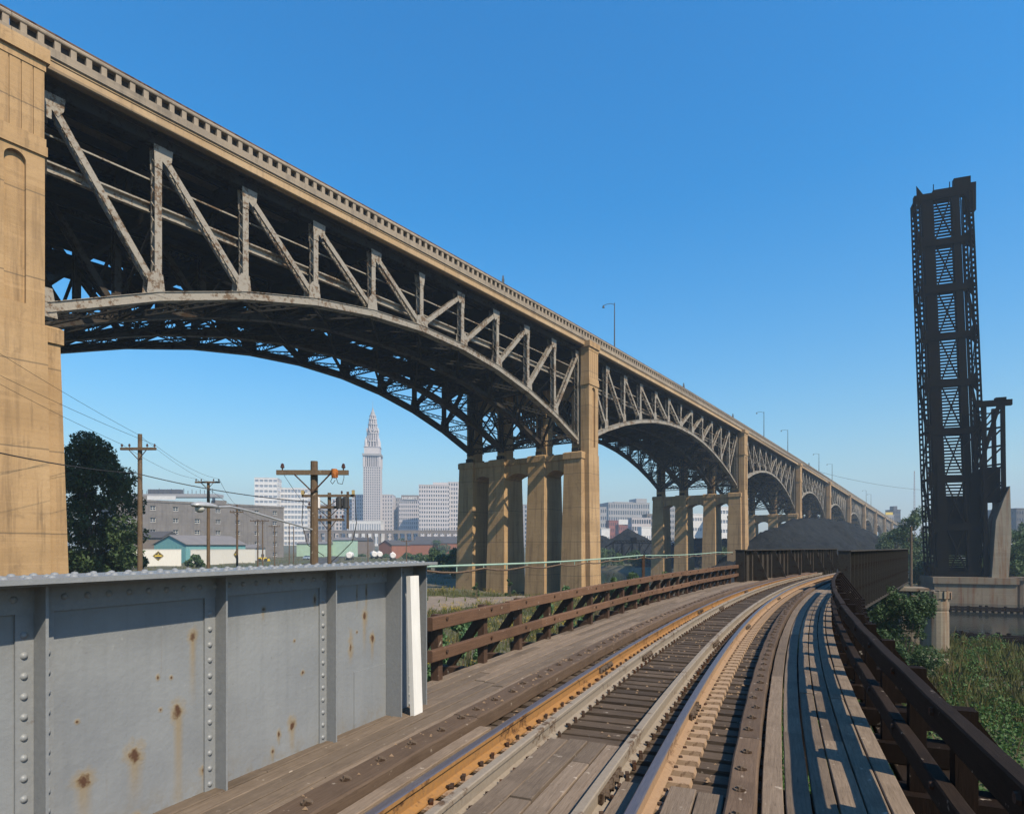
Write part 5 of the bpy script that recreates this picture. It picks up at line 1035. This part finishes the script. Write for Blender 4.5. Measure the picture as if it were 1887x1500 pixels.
# white siding walls with diamond signs
def wwall(label, x0, x1, Y0, Y1, ytop):
    a = Vector((px(x0,Y0),Y0,0)); b_ = Vector((px(x1,Y1),Y1,0)); d = b_-a; W = d.length; z0 = h1(a.x,a.y)-.4; t_ = thing('boundary_wall', label, 'wall', (a.x,a.y,z0), math.atan2(d.y,d.x)); H = pz(ytop,Y0)-z0
    MB().box(0,W,0,.2,0,H).build('panel', M['whitesiding'], t_); m = MB(); k = .2
    while k < W: m.box(k-.04,k+.04,-.05,-.003,0,H-.05); k += .45
    tag(m.build('siding_rib', M['whitesiding'], t_), kind='stuff'); MB().box(-.05,W+.05,-.08,.28,H+.001,H+.12).build('coping', M['whitesiding'], t_)
    return t_, W, H
def diamond(t_, x, z, s, lab):
    o = thing('warning_sign', lab, 'sign', t_.matrix_basis @ Vector((x,-.13,z)), t_.rotation_euler.z); D = lambda k, y: [(0,y,-k),(k,y,0),(0,y,k),(-k,y,0)]
    MB().ext(D(s,0), (0,.05,0)).build('plate', M['blacks'], o); MB().ext(D(s*.93,-.008), (0,.006,0)).build('yellow_border', M['yellow'], o); MB().ext(D(s*.86,-.014), (0,.005,0)).build('black_face', M['blacks'], o)
    m = MB().ext([(-s*.62,-.02,-s*.16),(s*.62,-.02,-s*.16),(s*.62,-.02,s*.12),(-s*.62,-.02,s*.12)], (0,.004,0)).ext([(-.18*s,-.02,.25*s),(.18*s,-.02,.25*s),(0,-.02,.55*s)], (0,.004,0)); m.build('yellow_band', M['yellow'], o)
    return o
bpy.context.view_layer.update()
t1, W1, H1 = wwall('white ribbed metal wall left of the blue green shed', 222, 334, 170, 178, 1013); diamond(t1, W1*.61, H1*.68, 1.35, 'black and yellow diamond sign on the left white wall')
t2, W2, H2 = wwall('white ribbed metal wall right of the blue green shed', 352, 470, 182, 215, 1013); diamond(t2, W2*.66, H2*.68, 1.25, 'black and yellow diamond sign on the right white wall')
# white tank trailers
def tanker(label, xp, Y, yaw):
    x = px(xp,Y); t_ = thing('tank_trailer', label, 'tank trailer', (x,Y,h1(x,Y)), yaw, 'white tank trailers on the waste ground')
    MB().cyl((0,-.3,2.0),(0,0,2.0),1.0,1.3,16).cyl((0,0,2.0),(0,8,2.0),1.3,1.3,16).build('tank', M['whitewall'], t_, smooth=False); MB().box(-1,1,.2,7.8,.55,.75).build('chassis', M['blacks'], t_)
    wm_ = MB().cyl((-.15,0,0),(.15,0,0),.5,.5,12).mesh('wheel', M['blacks'])
    for xx in (-1,1):
        for yy in (.9,2.1,6.8): inst('wheel', wm_, t_, (xx,yy,.5))
    MB().box(-.2,.2,3.5,4.2,3.3,3.6).build('manhole', M['whitewall'], t_)
tanker('white tank trailer nearest the second pole', 643, 255, .15); tanker('white tank trailer in the middle, left of its twin', 690, 275, .3); tanker('white tank trailer in the middle, right of its twin', 700, 280, .3); tanker('white tank trailer nearest the tall pier', 724, 262, .2)
# parked car and loader in the street
cr = thing('parked_car', 'small pale blue car on the street beside the big pole', 'car', (px(567,262),262,h1(px(567,262),262)+.2), 1.25)
M['carpaint'] = simple('pale_blue_paint', (.35,.45,.55), (.38,.48,.58), 2, .35, 0)
MB().ext([(-2.2,-.85,.35),(2.2,-.85,.35),(2.2,-.85,.8),(1.2,-.85,.95),(-1.9,-.85,.95),(-2.2,-.85,.8)], (0,1.7,0)).build('body', M['carpaint'], cr); MB().taper((-1.5,.9,-.78,.78),(-1.1,.3,-.65,.65),.951,1.45).build('cabin', M['glassdark'], cr)
wm_ = MB().cyl((0,-.1,0),(0,.1,0),.33,.33,10).mesh('wheel', M['blacks'])
for xx in (-1.4,1.4):
    for yy in (-.8,.8): inst('wheel', wm_, cr, (xx,yy,.33))
ld = thing('wheel_loader', 'small yellow loader at the corner of the grey warehouse', 'loader', (px(484,230),230,h1(px(484,230),230)), .4)
MB().box(-1.6,1.4,-.9,.9,.7,1.6).build('body', M['yellow'], ld); MB().box(-.5,.5,-.7,.7,1.601,2.8).build('cab', M['glassdark'], ld); MB().ext([(1.6,-1.2,.2),(2.6,-1.2,.3),(2.2,-1.2,1.2),(1.6,-1.2,.9)], (0,2.4,0)).build('bucket', M['yellow'], ld)
wm_ = MB().cyl((0,-.2,0),(0,.2,0),.65,.65,12).mesh('wheel', M['blacks'])
for xx in (-1,1):
    for yy in (-1.0,1.0): inst('wheel', wm_, ld, (xx,yy,.65))
# ------------------------------------------------------------------ utility poles, wires, lamp
def pole(label, xp, Y, ytop, r, arms, yaw=0, group='utility poles along the street'):
    x = px(xp,Y); z0 = h1(x,Y)-.3; zt = pz(ytop,Y); t_ = thing('utility_pole', label, 'utility pole', (x,Y,z0), yaw, group)
    MB().cyl((0,0,0),(0,0,zt-z0),r*1.15,r*.85,10).build('shaft', M['pole'], t_)
    for (ya, half) in arms:
        z = pz(ya,Y)-z0; MB().box(-half,half,-r-.1,-r+.02,z-.09,z+.09).build('crossarm', M['pole'], t_)
        m = MB()
        for sg in (-1,1): m.bar((sg*half*.5,-r-.11,z-.07),(0,-r-.02,z-.75),.03,.05)
        m.build('arm_brace', M['iron'], t_)
        for xx in (-half*.92,-half*.5,half*.5,half*.92) if Y > 30 else (-half*.84,half*.86):
            MB().lathe([(.025,z+.09),(.025,z+.16),(.07,z+.17),(.075,z+.24),(.05,z+.27),(.065,z+.30),(.02,z+.35)], (xx,-r-.04,0), 8).build('insulator', M['porcelain'], t_)
    return t_, z0, zt
bp, bz, bt = pole('thick weathered utility pole with an orange box on its crossarm', 579, 24, 850, .165, [(872,1.36)], .02)
z = pz(872,24)-bz
MB().cyl((.86,-.36,z-.22),(.86,-.36,z+.12),.10,.11,10).box(.74,.98,-.30,-.27,z-.2,z+.1).build('cutout_box', M['orangebox'], bp)
MB().tube([(.8,-.36,z-.2),(.72,-.36,z-.35),(.8,-.36,z-.45),(.9,-.36,z-.3)], .012, 5).tube([(.93,-.36,z-.2),(1.0,-.35,z-.42),(1.15,-.3,z-.45),(1.2,-.25,z-.2),(1.18,-.2,z+.25)], .012, 5).build('jumper_wire', M['wire'], bp)
# cobra head street light fixed to the thick pole
sx_, sy_ = px(579,24), 24; hx, hy_ = px(372,18.5), 18.5; hz_ = pz(934,18.5)
sl_ = thing('street_light', 'grey cobra head street light reaching left from the thick pole', 'street light', (hx,hy_,hz_)); ad = Vector((sx_-hx, sy_-hy_, 0)); al = ad.length; ad.normalize(); sl_.rotation_euler = (0,0,math.atan2(ad.y,ad.x)); zp = pz(976,24)-hz_
MB().tube([(.55,0,.03),(1.2,0,.08),(2.0,0,.0),(al*.6,0,zp*.42),(al-.12,0,zp)], .035, 8).build('arm', M['lampmetal'], sl_)
m = MB(); ring = [(-.36,.06,.03),(-.28,.15,.09),(-.05,.19,.13),(.25,.15,.12),(.5,.07,.08),(.66,.045,.05)]
vs = []; fs = []; n = 12
for (x, r_, h_) in ring:
    for i in range(n): t = 2*math.pi*i/n; vs.append((x, r_*math.cos(t), (h_ if math.sin(t) > 0 else h_*.45)*math.sin(t)+.03))
for j in range(len(ring)-1): fs += [(j*n+i,(j+1)*n+i,(j+1)*n+(i+1)%n,j*n+(i+1)%n) for i in range(n)]
fs += [tuple(range(n)), tuple(range(len(ring)*n-1,(len(ring)-1)*n-1,-1))]; m.add(vs, fs).build('lamp_head', M['lampmetal'], sl_, smooth=True)
MB().lathe([(.03,-.17),(.09,-.15),(.125,-.10),(.14,-.02)], (-.08,0,0), 12).build('lens', M['lampglass'], sl_, smooth=True)
pB, bz2, _ = pole('utility pole crowded with crossarms and transformers behind the thick pole', 607, 44, 908, .15, [(914,1.9),(935,1.5),(958,1.1)], -.05)
zz = pz(925,44)-bz2
for xx, mt in ((-.75,'whitewall'),(.8,'blacks'),(1.25,'blacks')): MB().cyl((xx,-.35,zz-.45),(xx,-.35,zz+.25),.22,.22,10).cyl((xx,-.35,zz+.25),(xx,-.35,zz+.36),.2,.05,10).build('transformer', M[mt], pB)
for xx in (-1.8,1.8): MB().box(xx-.08,xx+.08,-.4,-.2,zz+.5,zz+.8).build('switch_box', M['tanbox'], pB)
MB().tube([(1.9,-.2,zz+.3),(2.0,-.2,zz-1.5),(1.7,-.2,zz-2.8),(.9,-.2,zz-3.6),(.2,-.2,zz-4.2)], .03, 5).tube([(-1.8,-.2,zz+.2),(-1.9,-.2,zz-1.4),(-1.5,-.2,zz-3.0),(-.3,-.2,zz-3.8)], .03, 5).tube([(-.75,-.35,zz-.4),(-.2,-.3,zz-.7),(.8,-.35,zz-.4),(1.6,-.3,zz-.9)], .02, 5).build('cable_loop', M['wire'], pB); MB().box(1.32,1.46,-.3,-.16,zz-1.9,zz+.7).build('hanger_frame', M['pole'], pB)
pA, az, at_ = pole('tall bare utility pole with a single crossarm left, before the tree', 258, 43, 800, .16, [(828,1.22)])
pC, cz, ct = pole('utility pole with a crossarm before the grey warehouse centre', 384, 66, 887, .17, [(889,1.3)])
pole('short utility pole right of the street light head', 437, 112, 930, .18, [(944,1.2)]); pole('distant utility pole, left of a close pair', 475, 150, 957, .16, [(960,1.8)]); pole('distant utility pole, right of a close pair', 484, 158, 958, .16, [(960,1.7)]); pole('distant slim utility pole before the warehouse corner', 506, 172, 968, .15, [(970,1.6)])
pole('slim dark pole beside the warehouse end wall', 533, 190, 965, .15, []); pole('second slim dark pole beside the warehouse end wall', 541, 200, 970, .15, []); pole('thin pole left of the tall pier standing behind the tankers', 749, 190, 995, .17, [(997,1.6)]); pole('thin leaning pole in front of the tankers', 678, 200, 985, .15, [])
pole('tall black pole beyond the end of the ribbed girder', 1679, 100, 970, .2, [])
def wire(label, a, b, sag, r=.012, group='overhead wires'):
    a = Vector(a); b = Vector(b); n = 14; pts = []
    for i in range(n+1): f_ = i/n; p = a.lerp(b,f_); p.z -= 4*sag*f_*(1-f_); pts.append(p)
    o = MB().tube([p-a for p in pts], r, 4).build('overhead_wire', M['wire'], None, a); return tag(o, label, 'wire', group)
A_ = Vector((px(258,43),43,0)); C_ = Vector((px(384,66),66,0)); za = pz(827,43)+.25; zc_ = pz(888,66)+.3
def zl(y, xp, Yp): return pz(y,Yp)
wire('upper overhead wire crossing the tan pier to the tall bare pole', (A_.x-3.0,20,24.2), (A_.x,43,at_-.1), .5); wire('middle overhead wire crossing the tan pier to the crossarm', (A_.x-3.6,20,22.5), (A_.x-1.1,42.85,za), .5); wire('lower overhead wire crossing the tan pier to the crossarm', (A_.x-2.6,20,21.6), (A_.x+1.1,42.85,za), .5)
wire('upper wire from the tall bare pole to the next pole', (A_.x,43,at_-.1), (C_.x,66,ct-.05), .3); wire('left wire from the bare pole crossarm to the next crossarm', (A_.x-1.1,42.85,za), (C_.x-1.2,65.8,zc_), .4); wire('right wire from the bare pole crossarm to the next crossarm', (A_.x+1.1,42.85,za), (C_.x+1.2,65.8,zc_), .4)
wire('thick sagging cable across the foot of the tan pier', (px(-150,22),22,pz(800,22)), (px(250,42.7),42.7,pz(872,42.7)), .25, .03); wire('thick sagging cable from the bare pole to the crowded pole', (px(250,42.7),42.7,pz(872,42.7)), (px(590,43.8),43.8,pz(926,43.8)), .3, .03)
wire('wire from the warehouse pole running right past the street light', (C_.x+1.2,65.8,zc_), (px(437,112),112,pz(932,112)), .4, .02); wire('thin drop wire left of the thick pole', (px(524,24),23.8,pz(872,24)), (px(590,44),44,pz(960,44)), .2, .01); wire('wire between the warehouse pole and the distant pair', (C_.x-1.2,65.8,zc_), (px(475,150),150,pz(958,150)), .5, .025)
wire('thin wire crossing the sky right of the viaduct lamps', (*VW(300,-5), pz(872,290)), (px(1705,330),330,pz(903,330)), 1.5, .06)
